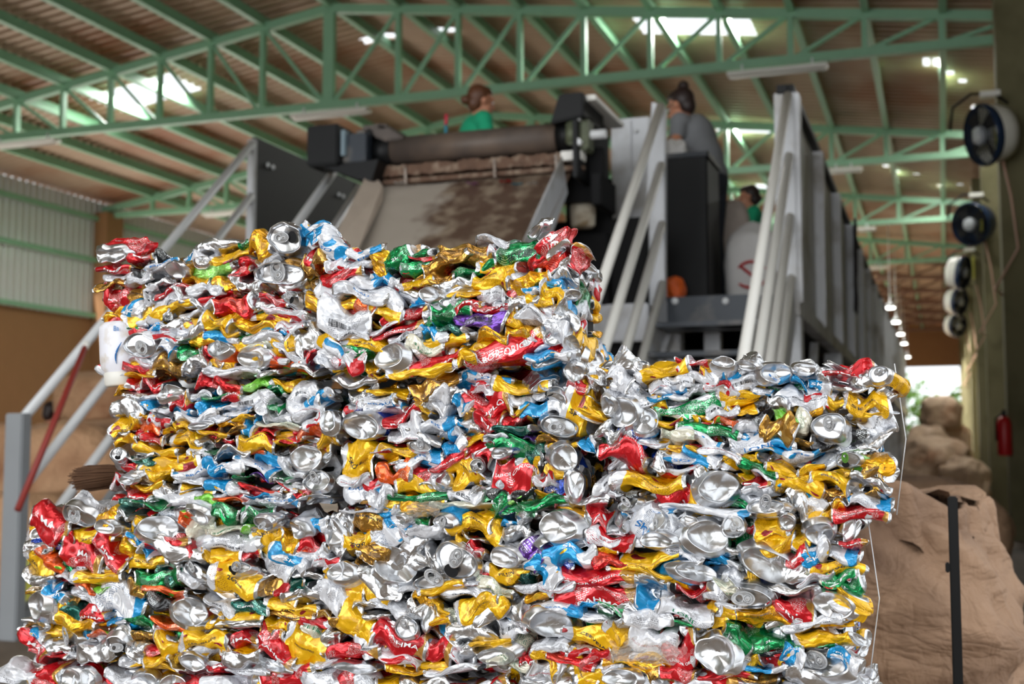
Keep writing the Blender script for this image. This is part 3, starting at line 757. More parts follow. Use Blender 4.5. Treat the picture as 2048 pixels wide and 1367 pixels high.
# dark cloth on the wall capping
p = atX(1706, 430, XD + .07)
mb = MB()
mb.grid(lambda u, v: (XD + .075 + .03 * abs(noise.noise(Vector((u * 5, v * 3, 1)))) + .02 * (1 - v), p.y + (u - .5) * (.42 - .14 * v) + .03 * noise.noise(Vector((u * 4, v * 4, 3))), 3.44 - .95 * v - .1 * abs(u - .5)), 14, 16)
o = mb.build('hanging_cloth', M['cloth']); sm = o.modifiers.new('solid', 'SOLIDIFY'); sm.thickness = .012
tag(o, 'dark purple cloth hung over the capping of the platform wall', 'cloth')

# big tan bags on the left
G = 'tan big bags heaped behind the left hand stair'
for i, (px, py, D, s, m_, lab) in enumerate((
    (150, 1010, 9.6, (1.5, 1.2, 1.25), 'bagtan', 'broad orange-tan big bag lying across the floor behind the left stair rails'),
    (215, 1000, 10.8, (1.1, 1.1, 1.3), 'bagtan', 'tan big bag standing behind the broad one, partly behind the can bales'),
    (60, 1040, 8.4, (.8, .7, .75), 'bagtan', 'low tan bag just right of the foot post of the left stair'),
    (205, 840, 11.9, (.8, .8, .45), 'bagtan', 'small tan bag with a knotted neck on top of the tan heap'),
    (130, 850, 14.5, (1.3, 1.1, 1.2), 'bagdirty', 'pale grey-white bag farther back behind the tan heap'))):
    q = atD(px, py, D); z = 0
    if i == 3: z = 1.28
    sack_obj('big_bag', lab, 'bag', (q.x, q.y, z), s, m_, 11 + i, G, .14, .3 if i == 3 else 0)
for i, (px, D, s) in enumerate(((265, 16.6, (1.3, 1.2, 1.3)), (345, 18.2, (1.3, 1.2, 1.2)))):
    q = atD(px, 1000, D); sack_obj('big_bag', 'tan bag in the back of the heap, ' + ('nearer one hidden mostly' if i == 0 else 'rearmost') + ' behind the can bales', 'bag', (q.x, q.y, 0), s, 'bagtan', 31 + i, G)
o = sack_obj('yellow_bag', 'yellow bag low behind the foot post at the left edge', 'bag', (*atD(62, 1150, 7.6).xy, 0), (.3, .3, .5), 'yellow', 40)
# broom with straw bristles lying across
c = atD(208, 952, 2.4); mb = MB(); random.seed(5)
bx_, ex_ = atD(262, 948, 2.4), atD(158, 958, 2.4); d = (ex_ - bx_)
for i in range(1300):
    a = random.random() * 2 * PI; r = math.sqrt(random.random()); q = Vector((0, math.cos(a), math.sin(a) * .62)) * r
    s0 = bx_ + q * .022; s1 = bx_ + d * random.uniform(.82, 1.02) + q * .032 + Vector((0, 0, random.uniform(-.006, .006)))
    mb.tube([s0, s0.lerp(s1, .5) + q * .006, s1], .0008, 3)
t = wthing('straw_broom', 'straw broom poking out behind the left end of the middle bale row', 'broom', bx_)
mb.build('bristles', M['straw'], t)
MB().tube([bx_ - d * .05, bx_ - d * .5], [.026, .02], 12).build('binding', M['straw'], t)
MB().tube([bx_ - d * .45, bx_ - d * 4.2 ], .011, 10).build('handle', M['wood'], t)
# red pole leaning by the left stair
t = wthing('red_pole', 'thin faded red pole leaning beside the left hand stair', 'pole', atD(40, 1010, 6.4))
MB().tube([atD(35, 1020, 6.3), atD(172, 690, 6.9)], .017, 10).build('shaft', M['redpole'], t)
MB().tube([atD(169.5, 697, 6.89), atD(174, 684, 6.91)], .019, 10).build('tip', M['cream'], t, 'cream tip')

M['strap'] = simple('dark_green_strap', sr(60, 62, 48), .9)
# right foreground big bag
base = Vector((-.32, 3.55, 0))
t = wthing('big_bag', 'large worn brown big bag with frayed rim standing in the aisle on the right', 'bag', base)
random.seed(9)
def bag_fn(u, v):
    a = 2 * PI * u; e = 3.0
    ca, sa = math.cos(a), math.sin(a); q = (abs(ca) ** e + abs(sa) ** e) ** (-1 / e)
    z = v * .97
    bul = 1 + .16 * math.sin(PI * min(1, v * 1.02)) ** .7 - .14 * max(0, v - .72) / .28
    n = noise.noise(Vector((ca * 1.5, sa * 1.5, z * 2.2))) * .16 + .045 * noise.noise(Vector((ca * 4, sa * 4, z * 6 + 5))) - .12 * abs(noise.noise(Vector((ca * 3 + z * 3, sa * 3, z * 4 + 9)))) - .06 * abs(noise.noise(Vector((ca * 8 - z * 5, sa * 8, z * 9 + 2))))
    n -= .05 * abs(noise.noise(Vector((ca * 2.5, sa * 2.5, z * 14)))) + .035 * abs(noise.noise(Vector((ca * 13, sa * 13, z * 5 + 3))))
    r = .46 * q * (bul + n)
    sag = .05 * noise.noise(Vector((ca * 2, sa * 2, 3))) * v - .1 * max(0, ca) * v * v
    return base + Vector((r * ca, r * sa * .95, z + sag))
mb = MB(); mb.grid(bag_fn, 96, 60); bmesh.ops.remove_doubles(mb.bm, verts=mb.bm.verts, dist=.0005); mb.build('body', M['bagbrown'], t)
def flap(u, v):
    p = bag_fn(u, 1.0); c_ = Vector((p.x - base.x, p.y - base.y, 0)).normalized()
    n = noise.noise(Vector((u * 22, v * 2, 4)))
    return p + c_ * (.05 * v + .05 * n * v) + Vector((0, 0, .05 * math.sin(v * PI) - .13 * v * v * (1.2 + 1.3 * noise.noise(Vector((u * 14, 0, 8))))))
mb = MB(); mb.grid(flap, 160, 8); mb.build('folded_rim', M['bagbrown'], t, 'frayed rim folded outwards')
def fill(u, v):
    a = 2 * PI * u; q = bag_fn(u, .97); r = 1 - v
    p = base + Vector(((q.x - base.x) * r, (q.y - base.y) * r, 0))
    p.z = .92 + .05 * noise.noise(Vector((p.x * 6, p.y * 6, 2))) + .06 * v; return p
mb = MB(); mb.grid(fill, 64, 16); mb.build('contents', M['bagbrown'], t)
# black post in front of it
a = atY(1903, 1367, 2.75)
t = wthing('black_post', 'thin black steel post standing in front of the large brown bag', 'post', (a.x, 2.75, 0))
tp = atY(1905, 992, 2.75)
MB(.003).box2((tp.x - .01, 2.75 - .01, 0), (tp.x + .01, 2.75 + .01, tp.z)).build('post', M['black'], t)
MB(.003).box2((tp.x - .1, 2.65, 0), (tp.x + .1, 2.85, .012)).build('foot_plate', M['black'], t)
MB(.002).box2((tp.x - .018, 2.74, tp.z - .155), (tp.x - .009, 2.76, tp.z - .135)).build('lug', M['black'], t)
# bags far down the aisle
G = 'bags heaped at the far end of the aisle'
specs = [((1835, 925), 16, (.7, .9, .6), 'tan bag low at the left of the far heap, against the platform wall'),
         ((1895, 925), 15, (.6, .7, .5), 'squat pale bag in front of the far heap'),
         ((1925, 925), 19, (.7, .9, .85), 'bag at the right end of the far heap, beside the columns'),
         ((1875, 925), 21, (1.1, 1.2, 1.15), 'broad tan bag in the middle of the far heap'),
         ((1850, 925), 25, (.9, 1.1, 1.35), 'tall tan bag at the left back of the far heap'),
         ((1895, 925), 27, (1.0, 1.2, 1.5), 'tan bag under the topmost one of the far heap')]
for i, ((px, py), D, s, lab) in enumerate(specs):
    q = atD(px, py, D); sack_obj('big_bag', lab, 'bag', (max(XD + .12 + s[0] / 2, min(q.x, .66 - s[0] / 2)), q.y, 0), s, 'baglit', 50 + i, G, .26, .2)
q = atD(1872, 800, 26.6); sack_obj('big_bag', 'topmost bag of the far heap, against the bright doorway', 'bag', (q.x + .1, q.y, 1.42), (.9, 1.1, .68), 'baglit', 61, G, .16, .3)
q = atD(1845, 925, 9.0); sack_obj('big_bag', 'brown bag just behind the large worn bag, low in the aisle', 'bag', (-.15, 8.2, 0), (1.0, 1.2, .8), 'bagbrown', 63, None, .14, .1)
# trees outside the far doorway
random.seed(4)
for i, (x, yy, r) in enumerate(((-2.6, 74, 2.6), (2.6, 76, 2.8), (-8.4, 78, 2.8))):
    t = wthing('tree', ('sunlit tree at the left of the far doorway', 'sunlit tree at the right of the far doorway', 'tree outside, seen deepest at the left of the far doorway', 'tree outside beyond the right jamb of the far doorway')[i], 'tree', (x, yy, 0), 'trees outside the far doorway')
    MB().tube([(x, yy, 0), (x + .1, yy, 1.5), (x, yy, 3)], [.2, .16, .12], 10).build('trunk', M['wood'], t)
    mb = MB()
    for k_ in range(700):
        a, b_ = random.random() * 2 * PI, math.acos(random.uniform(-1, 1)); rr = r * random.uniform(.5, 1)
        p = Vector((x + rr * math.sin(b_) * math.cos(a), yy + rr * math.sin(b_) * math.sin(a), 3 + rr * .9 * math.cos(b_)))
        nrm = Vector((random.gauss(0, 1), random.gauss(0, 1), random.gauss(0, 1))).normalized(); u_ = nrm.orthogonal().normalized(); v_ = nrm.cross(u_); s_ = random.uniform(.14, .3)
        mb.bm.faces.new([mb.bm.verts.new(p + q_) for q_ in (u_ * s_, v_ * s_ * .6, -u_ * s_, -v_ * s_ * .6)])
    mb.build('foliage', M['leaf'], t)
# ================================================================== CRUSHED CANS
def crinkle(nt, vec, bs, strength, scale=4.5, dist=.05):
    """flat facets with crisp creases between them, as in crumpled sheet"""
    wn = nd(nt, 'ShaderNodeTexNoise'); wn.inputs['Scale'].default_value = 3.0; wn.inputs['Detail'].default_value = 2
    nt.links.new(vec, wn.inputs[0])
    mx = nd(nt, 'ShaderNodeMix', data_type='RGBA', blend_type='LINEAR_LIGHT'); mx.inputs[0].default_value = .12
    nt.links.new(vec, mx.inputs[6]); nt.links.new(wn.outputs[1], mx.inputs[7]); h = None
    for sc_, k in ((scale, 1.0), (scale * 2.7, .3)):
        a = nd(nt, 'ShaderNodeTexVoronoi', feature='F1', voronoi_dimensions='2D'); a.inputs['Scale'].default_value = sc_
        nt.links.new(mx.outputs[2], a.inputs['Vector'])
        d = nd(nt, 'ShaderNodeVectorMath', operation='SUBTRACT'); nt.links.new(mx.outputs[2], d.inputs[0]); nt.links.new(a.outputs['Position'], d.inputs[1])
        c = nd(nt, 'ShaderNodeVectorMath', operation='SUBTRACT'); nt.links.new(a.outputs['Color'], c.inputs[0]); c.inputs[1].default_value = (.5, .5, .5)
        q = nd(nt, 'ShaderNodeVectorMath', operation='DOT_PRODUCT'); nt.links.new(d.outputs[0], q.inputs[0]); nt.links.new(c.outputs[0], q.inputs[1])
        v = math_n(nt, 'MULTIPLY', q.outputs['Value'], k); h = v if h is None else math_n(nt, 'ADD', h, v)
    bp = nd(nt, 'ShaderNodeBump'); bp.inputs['Strength'].default_value = strength; bp.inputs['Distance'].default_value = dist
    nt.links.new(h, bp.inputs['Height']); nt.links.new(bp.outputs[0], bs.inputs['Normal'])
def step(nt, v, lo, hi):
    r = nd(nt, 'ShaderNodeMapRange'); r.inputs[1].default_value = lo; r.inputs[2].default_value = hi
    nt.links.new(v, r.inputs[0]); return r.outputs[0]
def can_print(name, base, metal, rough, band=None, blo=.0, bhi=.25, patch=None, pth=.6, rows=None, rth=.56, extra=None, eth=.66, lines=None):
    m, nt, bs = new_mat(name)
    uv = nd(nt, 'ShaderNodeUVMap'); uv.uv_map = 'UVMap'
    s = nd(nt, 'ShaderNodeSeparateXYZ'); nt.links.new(uv.outputs[0], s.inputs[0]); U, V_ = s.outputs[0], s.outputs[1]
    def noi(scale, detail=2, off=0.0):
        mp = nd(nt, 'ShaderNodeMapping'); mp.inputs['Location'].default_value = (off, off * 1.7, off); nt.links.new(uv.outputs[0], mp.inputs[0])
        n = nd(nt, 'ShaderNodeTexNoise'); n.inputs['Scale'].default_value = scale; n.inputs['Detail'].default_value = detail
        nt.links.new(mp.outputs[0], n.inputs[0]); return n.outputs[0]
    col = base
    if band:
        vv = math_n(nt, 'ADD', V_, math_n(nt, 'MULTIPLY_ADD', noi(1.5, 1, 3.1), .5, -.25))
        k = math_n(nt, 'MULTIPLY', step(nt, vv, blo, blo + .012), math_n(nt, 'SUBTRACT', 1.0, step(nt, vv, bhi, bhi + .012)))
        col = mixc(nt, k, col, band)
    if patch: col = mixc(nt, step(nt, noi(2.1, 1, 7.7), pth, pth + .012), col, patch)
    if extra: col = mixc(nt, step(nt, noi(2.8, 1.5, 13.3), eth, eth + .01), col, extra)
    if lines:
        d = math_n(nt, 'FRACT', math_n(nt, 'MULTIPLY', math_n(nt, 'ADD', U, math_n(nt, 'MULTIPLY', V_, .8)), 22))
        k = math_n(nt, 'MULTIPLY', math_n(nt, 'LESS_THAN', d, .45), step(nt, noi(1.7, 0, 21.0), .57, .575))
        col = mixc(nt, k, col, lines)
    if rows:
        ru = math_n(nt, 'MULTIPLY', U, 30)
        cb = nd(nt, 'ShaderNodeCombineXYZ'); nt.links.new(math_n(nt, 'MULTIPLY', math_n(nt, 'FLOOR', ru), 3.71), cb.inputs[0]); nt.links.new(math_n(nt, 'MULTIPLY', V_, 75), cb.inputs[1])
        tn = nd(nt, 'ShaderNodeTexNoise'); tn.inputs['Scale'].default_value = 1; tn.inputs['Detail'].default_value = 1; nt.links.new(cb.outputs[0], tn.inputs[0])
        k = math_n(nt, 'MULTIPLY', math_n(nt, 'LESS_THAN', math_n(nt, 'FRACT', ru), .5), step(nt, tn.outputs[0], .48, .52))
        k = math_n(nt, 'MULTIPLY', k, step(nt, noi(1.9, 0, 31.0), rth, rth + .005))
        col = mixc(nt, k, col, rows)
    # scuffs with bare metal and dark dirt in them
    sc = step(nt, noi(26, 4, 41.0), .69, .72)
    col = mixc(nt, math_n(nt, 'MULTIPLY', sc, .6), col, (.12, .11, .1))
    nt.links.new(col, bs.inputs['Base Color'])
    bs.inputs['Metallic'].default_value = metal; bs.inputs['Roughness'].default_value = rough
    bs.inputs['Coat Weight'].default_value = .35; bs.inputs['Coat Roughness'].default_value = .08
    crinkle(nt, uv.outputs[0], bs, .7)
    return m
cY, cR, cB, cG, cW = sr(242, 186, 12), sr(200, 18, 30), sr(18, 146, 206), sr(0, 132, 70), sr(226, 228, 234)
cM, cN, cD, cO, cP, cK, cI, cC, cS = sr(150, 30, 36), sr(16, 60, 160), sr(190, 142, 60), sr(234, 92, 26), sr(92, 48, 140), sr(22, 22, 26), sr(120, 200, 60), sr(222, 218, 198), sr(205, 207, 210)
CM = {
 'Y': can_print('yellow_print', cY, .3, .26, band=cW, blo=-.1, bhi=.13, patch=cM, pth=.68, rows=sr(150, 100, 20), rth=.6),
 'y': can_print('yellow_metal_print', sr(234, 168, 8), .55, .22, rows=sr(120, 70, 10), rth=.6, extra=sr(236, 190, 40), eth=.6),
 'O': can_print('orange_print', cO, .5, .25, patch=cI, pth=.66, rows=sr(250, 210, 190), rth=.58),
 'R': can_print('red_print', cR, .4, .22, band=cD, blo=.98, bhi=1.2, rows=sr(240, 215, 215), rth=.58, extra=cW, eth=.7),
 'r': can_print('deep_red_print', sr(196, 14, 22), .55, .2, lines=sr(232, 96, 70)),
 'B': can_print('blue_print', cB, .25, .25, band=cW, blo=.75, bhi=1.3, patch=cW, pth=.62, extra=cY, eth=.72),
 'W': can_print('white_blue_print', cW, .15, .25, band=cB, blo=.86, bhi=1.4, patch=cB, pth=.66, rows=sr(90, 110, 140), rth=.58),
 'Q': can_print('white_print', cW, .2, .28, rows=sr(120, 120, 128), rth=.56, extra=sr(190, 192, 198), eth=.62),
 'M': can_print('white_red_print', cW, .2, .25, patch=cR, pth=.55, rows=sr(170, 30, 40), rth=.56),
 'G': can_print('green_print', cG, .6, .2, rows=sr(190, 226, 200), rth=.58, patch=sr(0, 96, 50), pth=.6),
 'g': can_print('green_white_print', sr(10, 150, 80), .45, .22, patch=cW, pth=.58, extra=cR, eth=.7, rows=cW, rth=.55),
 'D': can_print('gold_print', cD, .8, .26, rows=sr(110, 70, 30), rth=.52, extra=sr(210, 170, 90), eth=.62),
 'K': can_print('black_print', cK, .3, .25, rows=sr(210, 214, 214), rth=.58, extra=cI, eth=.72),
 'P': can_print('purple_print', cP, .6, .22, rows=cW, rth=.56, extra=cW, eth=.66),
 'I': can_print('lime_print', cI, .25, .3, rows=sr(210, 240, 180), rth=.5),
 'C': can_print('cream_print', cC, .2, .3, rows=sr(60, 130, 110), rth=.53),
 'N': can_print('navy_print', cN, .5, .22, patch=cW, pth=.6, rows=cW, rth=.57),
 'T': can_print('dark_teal_print', sr(6, 84, 74), .6, .22, rows=sr(170, 220, 200), rth=.55),
}
def alu(name, col, rough, st):
    m, nt, bs = new_mat(name)
    uv = nd(nt, 'ShaderNodeUVMap'); uv.uv_map = 'UVMap'
    n = nd(nt, 'ShaderNodeTexNoise'); n.inputs['Scale'].default_value = 9; n.inputs['Detail'].default_value = 4; nt.links.new(uv.outputs[0], n.inputs[0])
    c = mixc(nt, n.outputs[0], [v * .85 for v in col], col)
    n3 = nd(nt, 'ShaderNodeTexNoise'); n3.inputs['Scale'].default_value = 30; n3.inputs['Detail'].default_value = 3; nt.links.new(uv.outputs[0], n3.inputs[0])
    c = mixc(nt, math_n(nt, 'MULTIPLY', step(nt, n3.outputs[0], .68, .74), .7), c, (.1, .09, .08))
    nt.links.new(c, bs.inputs['Base Color']); bs.inputs['Metallic'].default_value = 1; bs.inputs['Roughness'].default_value = rough
    crinkle(nt, uv.outputs[0], bs, st, 4, .04); return m
CM['S'] = alu('bare_aluminium', (.74, .75, .77), .3, .7)
ALU = alu('can_end_aluminium', (.7, .71, .73), .3, .4)
CM['A'] = ALU
INK = {'b': sr(20, 110, 180), 'w': sr(240, 240, 242), 'k': sr(40, 42, 48), 'r': sr(176, 20, 30), 'y': sr(230, 180, 60), 'g': sr(20, 120, 80)}
INKM = {}
for k_, c_ in INK.items(): INKM[k_] = simple('ink_' + {'b': 'blue', 'w': 'white', 'k': 'black', 'r': 'red', 'y': 'yellow', 'g': 'green'}[k_], c_, .3)

def tri(x): return 2 * np.abs(x - np.floor(x + .5))
def snoise(r, p, n=3, f=1.0):
    o = 0
    for _ in range(n):
        d = r.normal(size=3); d /= np.linalg.norm(d); o = o + np.sin(p @ d * f * r.uniform(.6, 1.5) + r.uniform(0, 6.28))
    return o / n
def crease(r, P, amp, lam, n, ydir=1.0):
    """sharp folds: triangle waves over warped planes, mostly pushed towards / away from the face"""
    W = P + .13 * lam * np.stack([snoise(r, P, 2, 2.2 / lam), snoise(r, P, 2, 2.2 / lam), snoise(r, P, 2, 2.2 / lam)], -1)
    for _ in range(n):
        d = r.normal(size=3) * (1, .5, 1.1); d /= np.linalg.norm(d)
        q = r.normal(size=3) * (.3, 1.0 * ydir, .4); q /= np.linalg.norm(q)
        l = lam * r.uniform(.7, 1.5)
        P = P + q * (amp * r.uniform(.5, 1.2)) * (tri(W @ d / l + r.uniform(0, 1))[..., None] - .5) * 2
    return P
NT_ = 52
TH = np.linspace(0, 2 * PI, NT_ + 1)[:-1]
L_RINGS = [(0, .045), (.5, .045), (.78, .05), (.8, .02), (.83, .0), (.87, .005), (.89, .03)] + [(1, .065 + .88 * i / 31) for i in range(32)] + [(.93, .975), (.8, 1.0), (.75, .995), (.68, .98), (.4, .965), (0, .96)]
L_BODY = (7, 38)
B_RINGS = [(0, 11), (.2, 10.6), (.4, 8.8), (.58, 5.6), (.7, 2.2), (.745, .3), (.78, 0), (.82, 1), (.9, 5.5), (1, 10)]
T_RINGS = [(0, 5), (.25, 5), (.5, 5), (.7, 5), (.74, 6.5), (.775, 7), (.8, 1.2), (.83, 0), (.87, .6), (.885, 3), (.94, 7), (1, 13)]
def lying(w, h, seed, dep=.056):
    r = np.random.default_rng(seed)
    rr = np.array([q[0] for q in L_RINGS]); ss = np.array([q[1] for q in L_RINGS])
    S, T = np.meshgrid(ss, TH, indexing='ij')
    g = 1 + .18 * np.sin(2 * PI * (S * r.uniform(.6, 1.4) + r.uniform())) + .16 * (tri(S * r.uniform(1.5, 3) + r.uniform()) - .5)
    R = rr[:, None] * g
    pw = r.uniform(.6, .95)
    y = dep / 2 * np.cos(T) * R
    z = h / 2 * np.sign(np.sin(T)) * np.abs(np.sin(T)) ** pw * R
    lim = .4 if h < .03 else .7
    ph = r.uniform(-lim, lim) + r.uniform(.1, .5) * np.sin(2 * PI * (S * r.uniform(.4, 1) + r.uniform()))
    y, z = y * np.cos(ph) - z * np.sin(ph), y * np.sin(ph) + z * np.cos(ph)
    z *= min(1.0, (h * .56) / np.abs(z[7:39]).max() * 1.0)
    x = (S - .5) * w
    # each end leans its own way so that some ends show
    for sgn in (-1, 1):
        e = np.clip(sgn * (S - .5) - .28, 0, 1)
        sl = r.uniform(-.4, .45); x = x + sgn * e * sl * y * 2.2 * 2; 
        y = y - e * r.uniform(-.05, .04)
    z = z + .14 * h * np.sin(2 * PI * (S * r.uniform(.5, 1.3) + r.uniform())) + .22 * h * (tri(S * r.uniform(.8, 2) + r.uniform()) - .5)
    y = y + .007 * (tri(S * r.uniform(.7, 1.8) + r.uniform()) - .5)
    P = np.stack([x, y, z], -1)
    a = min(1, h / .03)
    P = crease(r, P, .0034 * a, .05, 3)
    yc = np.quantile(P[..., 1], .28); m = P[..., 1] < yc; P[..., 1] = np.where(m, yc + (P[..., 1] - yc) * .3, P[..., 1])
    P = crease(r, P, .0015 * a, .027, 3)
    P = crease(r, P, .0003, .012, 2)
    P[..., 1] -= P[..., 1].min()
    mats = np.ones(len(L_RINGS) - 1, int); mats[L_BODY[0] - 1:L_BODY[1]] = 0
    UV = np.stack([T / (2 * PI) * 2.07 + r.uniform(0, 40), S * 1.15], -1)
    return P, mats, UV
def ending(w, h, seed, top=False, length=None, tilt=None):
    r = np.random.default_rng(seed)
    rings = T_RINGS if top else B_RINGS
    ln = (length or r.uniform(.02, .05)); k = w / .066
    R0 = [q[0] for q in rings]; Y0_ = [q[1] / 1000 * k for q in rings]
    nb = 12
    R0 += [1.0] * nb + [.6, 0]; Y0_ += [Y0_[-1] + ln * (i + 1) / nb for i in range(nb)]; Y0_ += [Y0_[-1] + .003, Y0_[-1] + .004]
    R0, Y0_ = np.array(R0), np.array(Y0_); n0 = len(rings)
    I, T = np.meshgrid(np.arange(len(R0)), TH, indexing='ij')
    back = np.clip((I - n0) / nb, 0, 1)
    R = R0[:, None] * (1 - .16 * back * tri(back * r.uniform(1.5, 3.5) + .3 * np.sin(T * 2 + r.uniform(0, 6))) + .05 * np.sin(T * r.integers(2, 4) + r.uniform(0, 6)) * (.4 + back))
    x = w / 2 * np.cos(T) * R; z = h / 2 * np.sin(T) * R
    y = Y0_[:, None] + 0 * x
    y = y + back * .01 * np.sin(T + r.uniform(0, 6))
    x = x + back * r.uniform(-.012, .012); z = z + back * r.uniform(-.008, .008)
    # one fold line over the end
    a = r.uniform(0, PI); q = (x * math.cos(a) + z * math.sin(a)) / w + r.uniform(-.2, .2)
    y = y + r.uniform(.2, 1) * .012 * np.abs(q) * 2 * (r.random() < .75) + .004 * np.maximum(0, -q * 3 + .2)
    P = np.stack([x, y, z], -1)
    P = crease(r, P, .002, .036, 3)
    B = crease(r, P, .0024, .02, 4); wgt = np.clip((I - n0 + 2) / 4, 0.2, 1)[..., None]; P = P * (1 - wgt) + B * wgt
    tx, tz = tilt if tilt else (r.uniform(-.45, .45), r.uniform(-.5, .5))
    c, s = math.cos(tz), math.sin(tz); X = P[..., 0] * c - P[..., 1] * s; Yv = P[..., 0] * s + P[..., 1] * c
    c, s = math.cos(tx), math.sin(tx); Zv = P[..., 2] * c + Yv * s; Yv = Yv * c - P[..., 2] * s
    P = np.stack([X, Yv, Zv], -1)
    mn = P[..., 1].min(); P[..., 1] -= mn
    mats = np.ones(len(R0) - 1, int); mats[n0 - 1:] = 0
    UV = np.stack([T / (2 * PI) * 2.07 + r.uniform(0, 40), .1 + back * ln * 10], -1)
    UV[:n0, :, 0] = (x[:n0] * 10 + 30 * r.random()); UV[:n0, :, 1] = z[:n0] * 10
    return P, mats, UV, (tx, tz, mn, Y0_[0])
def grid_mesh(name, P, mats, UV, m0, m1):
    nr, n = P.shape[:2]
    me = bpy.data.meshes.new(name)
    idx = np.arange(nr * n).reshape(nr, n)
    a = idx[:-1]; b = idx[1:]; a2 = np.roll(a, -1, 1); b2 = np.roll(b, -1, 1)
    F = np.stack([a, a2, b2, b], -1).reshape(-1, 4)
    me.vertices.add(nr * n); me.vertices.foreach_set('co', P.reshape(-1).astype(np.float32))
    me.loops.add(F.size); me.loops.foreach_set('vertex_index', F.reshape(-1).astype(np.int32))
    me.polygons.add(len(F)); me.polygons.foreach_set('loop_start', np.arange(0, F.size, 4, dtype=np.int32))
    me.polygons.foreach_set('material_index', np.repeat(mats, n).astype(np.int32))
    me.update(calc_edges=True)
    uvl = me.uv_layers.new(name='UVMap')
    U = UV.reshape(-1, 2)[F.reshape(-1)].copy().reshape(-1, 4, 2)
    # the seam column
    seam = (F[:, 0] % n) == n - 1
    for q, s in ((1, 0), (2, 3)): U[seam, q, 0] = np.where(np.abs(U[seam, q, 0] - U[seam, s, 0]) > 1, U[seam, s, 0] + .05, U[seam, q, 0])
    uvl.data.foreach_set('uv', U.reshape(-1).astype(np.float32))
    me.polygons.foreach_set('use_smooth', np.ones(len(F), bool))
    me.set_sharp_from_angle(angle=math.radians(27))
    me.materials.append(m0); me.materials.append(m1)
    return me
# ---- lettering that follows the crumpled surface
FONT_CACHE = {}
def font_tris(txt):
    if txt in FONT_CACHE: return FONT_CACHE[txt]
    if txt == '|||':
        bm = bmesh.new(); random.seed(2); x = 0
        while x < 2.6:
            wd = random.choice((.03, .05, .09)); 
            v = [bm.verts.new(q) for q in ((x, 0, 0), (x + wd, 0, 0), (x + wd, 1, 0), (x, 1, 0))]; bm.faces.new(v); x += wd + random.choice((.04, .06, .1))
    else:
        cu = bpy.data.curves.new('t', 'FONT'); cu.body = txt; cu.size = 1; cu.resolution_u = 2; cu.offset = .012
        o = bpy.data.objects.new('t', cu); COL.objects.link(o)
        me = o.to_mesh(); bm = bmesh.new(); bm.from_mesh(me); o.to_mesh_clear()
        bpy.data.objects.remove(o); bpy.data.curves.remove(cu)
    bmesh.ops.triangulate(bm, faces=bm.faces)
    for _ in range(3):
        e = [e for e in bm.edges if e.calc_length() > .22]
        if not e: break
        bmesh.ops.subdivide_edges(bm, edges=e, cuts=1); bmesh.ops.triangulate(bm, faces=bm.faces)
    V = np.array([v.co[:2] for v in bm.verts]); bm.verts.ensure_lookup_table()
    Fc = [[v.index for v in f.verts] for f in bm.faces]; bm.free()
    mn, mx_ = V.min(0), V.max(0); V = V - (mn + mx_) / 2
    FONT_CACHE[txt] = (V, Fc, (mx_ - mn)); return FONT_CACHE[txt]
def lettering(P, txt, size, ink, s0, seed, w):
    V, Fc, ext = font_tris(txt)
    n = P.shape[1]; b0, b1 = L_BODY; body = P[b0:b1 + 1]
    if ext[0] * size > w * .8: size = w * .8 / ext[0]
    c = int(np.argmin(body[9:23, :, 1].mean(0) )) + np.random.default_rng(seed).integers(-3, 4)
    rad = .03
    si = (s0 + V[:, 0] * size / (w * .83)) * (b1 - b0); ti = c - V[:, 1] * size / rad / (2 * PI) * n
    si = np.clip(si, .01, b1 - b0 - .02)
    def ev(si, ti):
        i0 = np.floor(si).astype(int); fi = (si - i0)[:, None]; j0 = np.floor(ti).astype(int); fj = (ti - j0)[:, None]
        g = lambda i, j: body[i, j % n]
        return g(i0, j0) * (1 - fi) * (1 - fj) + g(i0 + 1, j0) * fi * (1 - fj) + g(i0, j0 + 1) * (1 - fi) * fj + g(i0 + 1, j0 + 1) * fi * fj
    p = ev(si, ti); nx = np.cross(ev(np.clip(si + .4, 0, b1 - b0 - .02), ti) - ev(np.clip(si - .4, .01, 99), ti), ev(si, ti + .4) - ev(si, ti - .4))
    nx /= np.linalg.norm(nx, axis=1)[:, None] + 1e-9
    cen = body.mean(1)[np.clip(np.round(si).astype(int), 0, b1 - b0)]
    sg = np.sign(((p - cen) * nx).sum(1))[:, None]; sg = np.where(sg == 0, 1, sg)
    sgm = np.sign(sg.sum()) or 1
    p = p + nx * sgm * .0005
    me = bpy.data.meshes.new('lettering'); me.from_pydata(p.tolist(), [], Fc); me.materials.append(INKM[ink]); return me
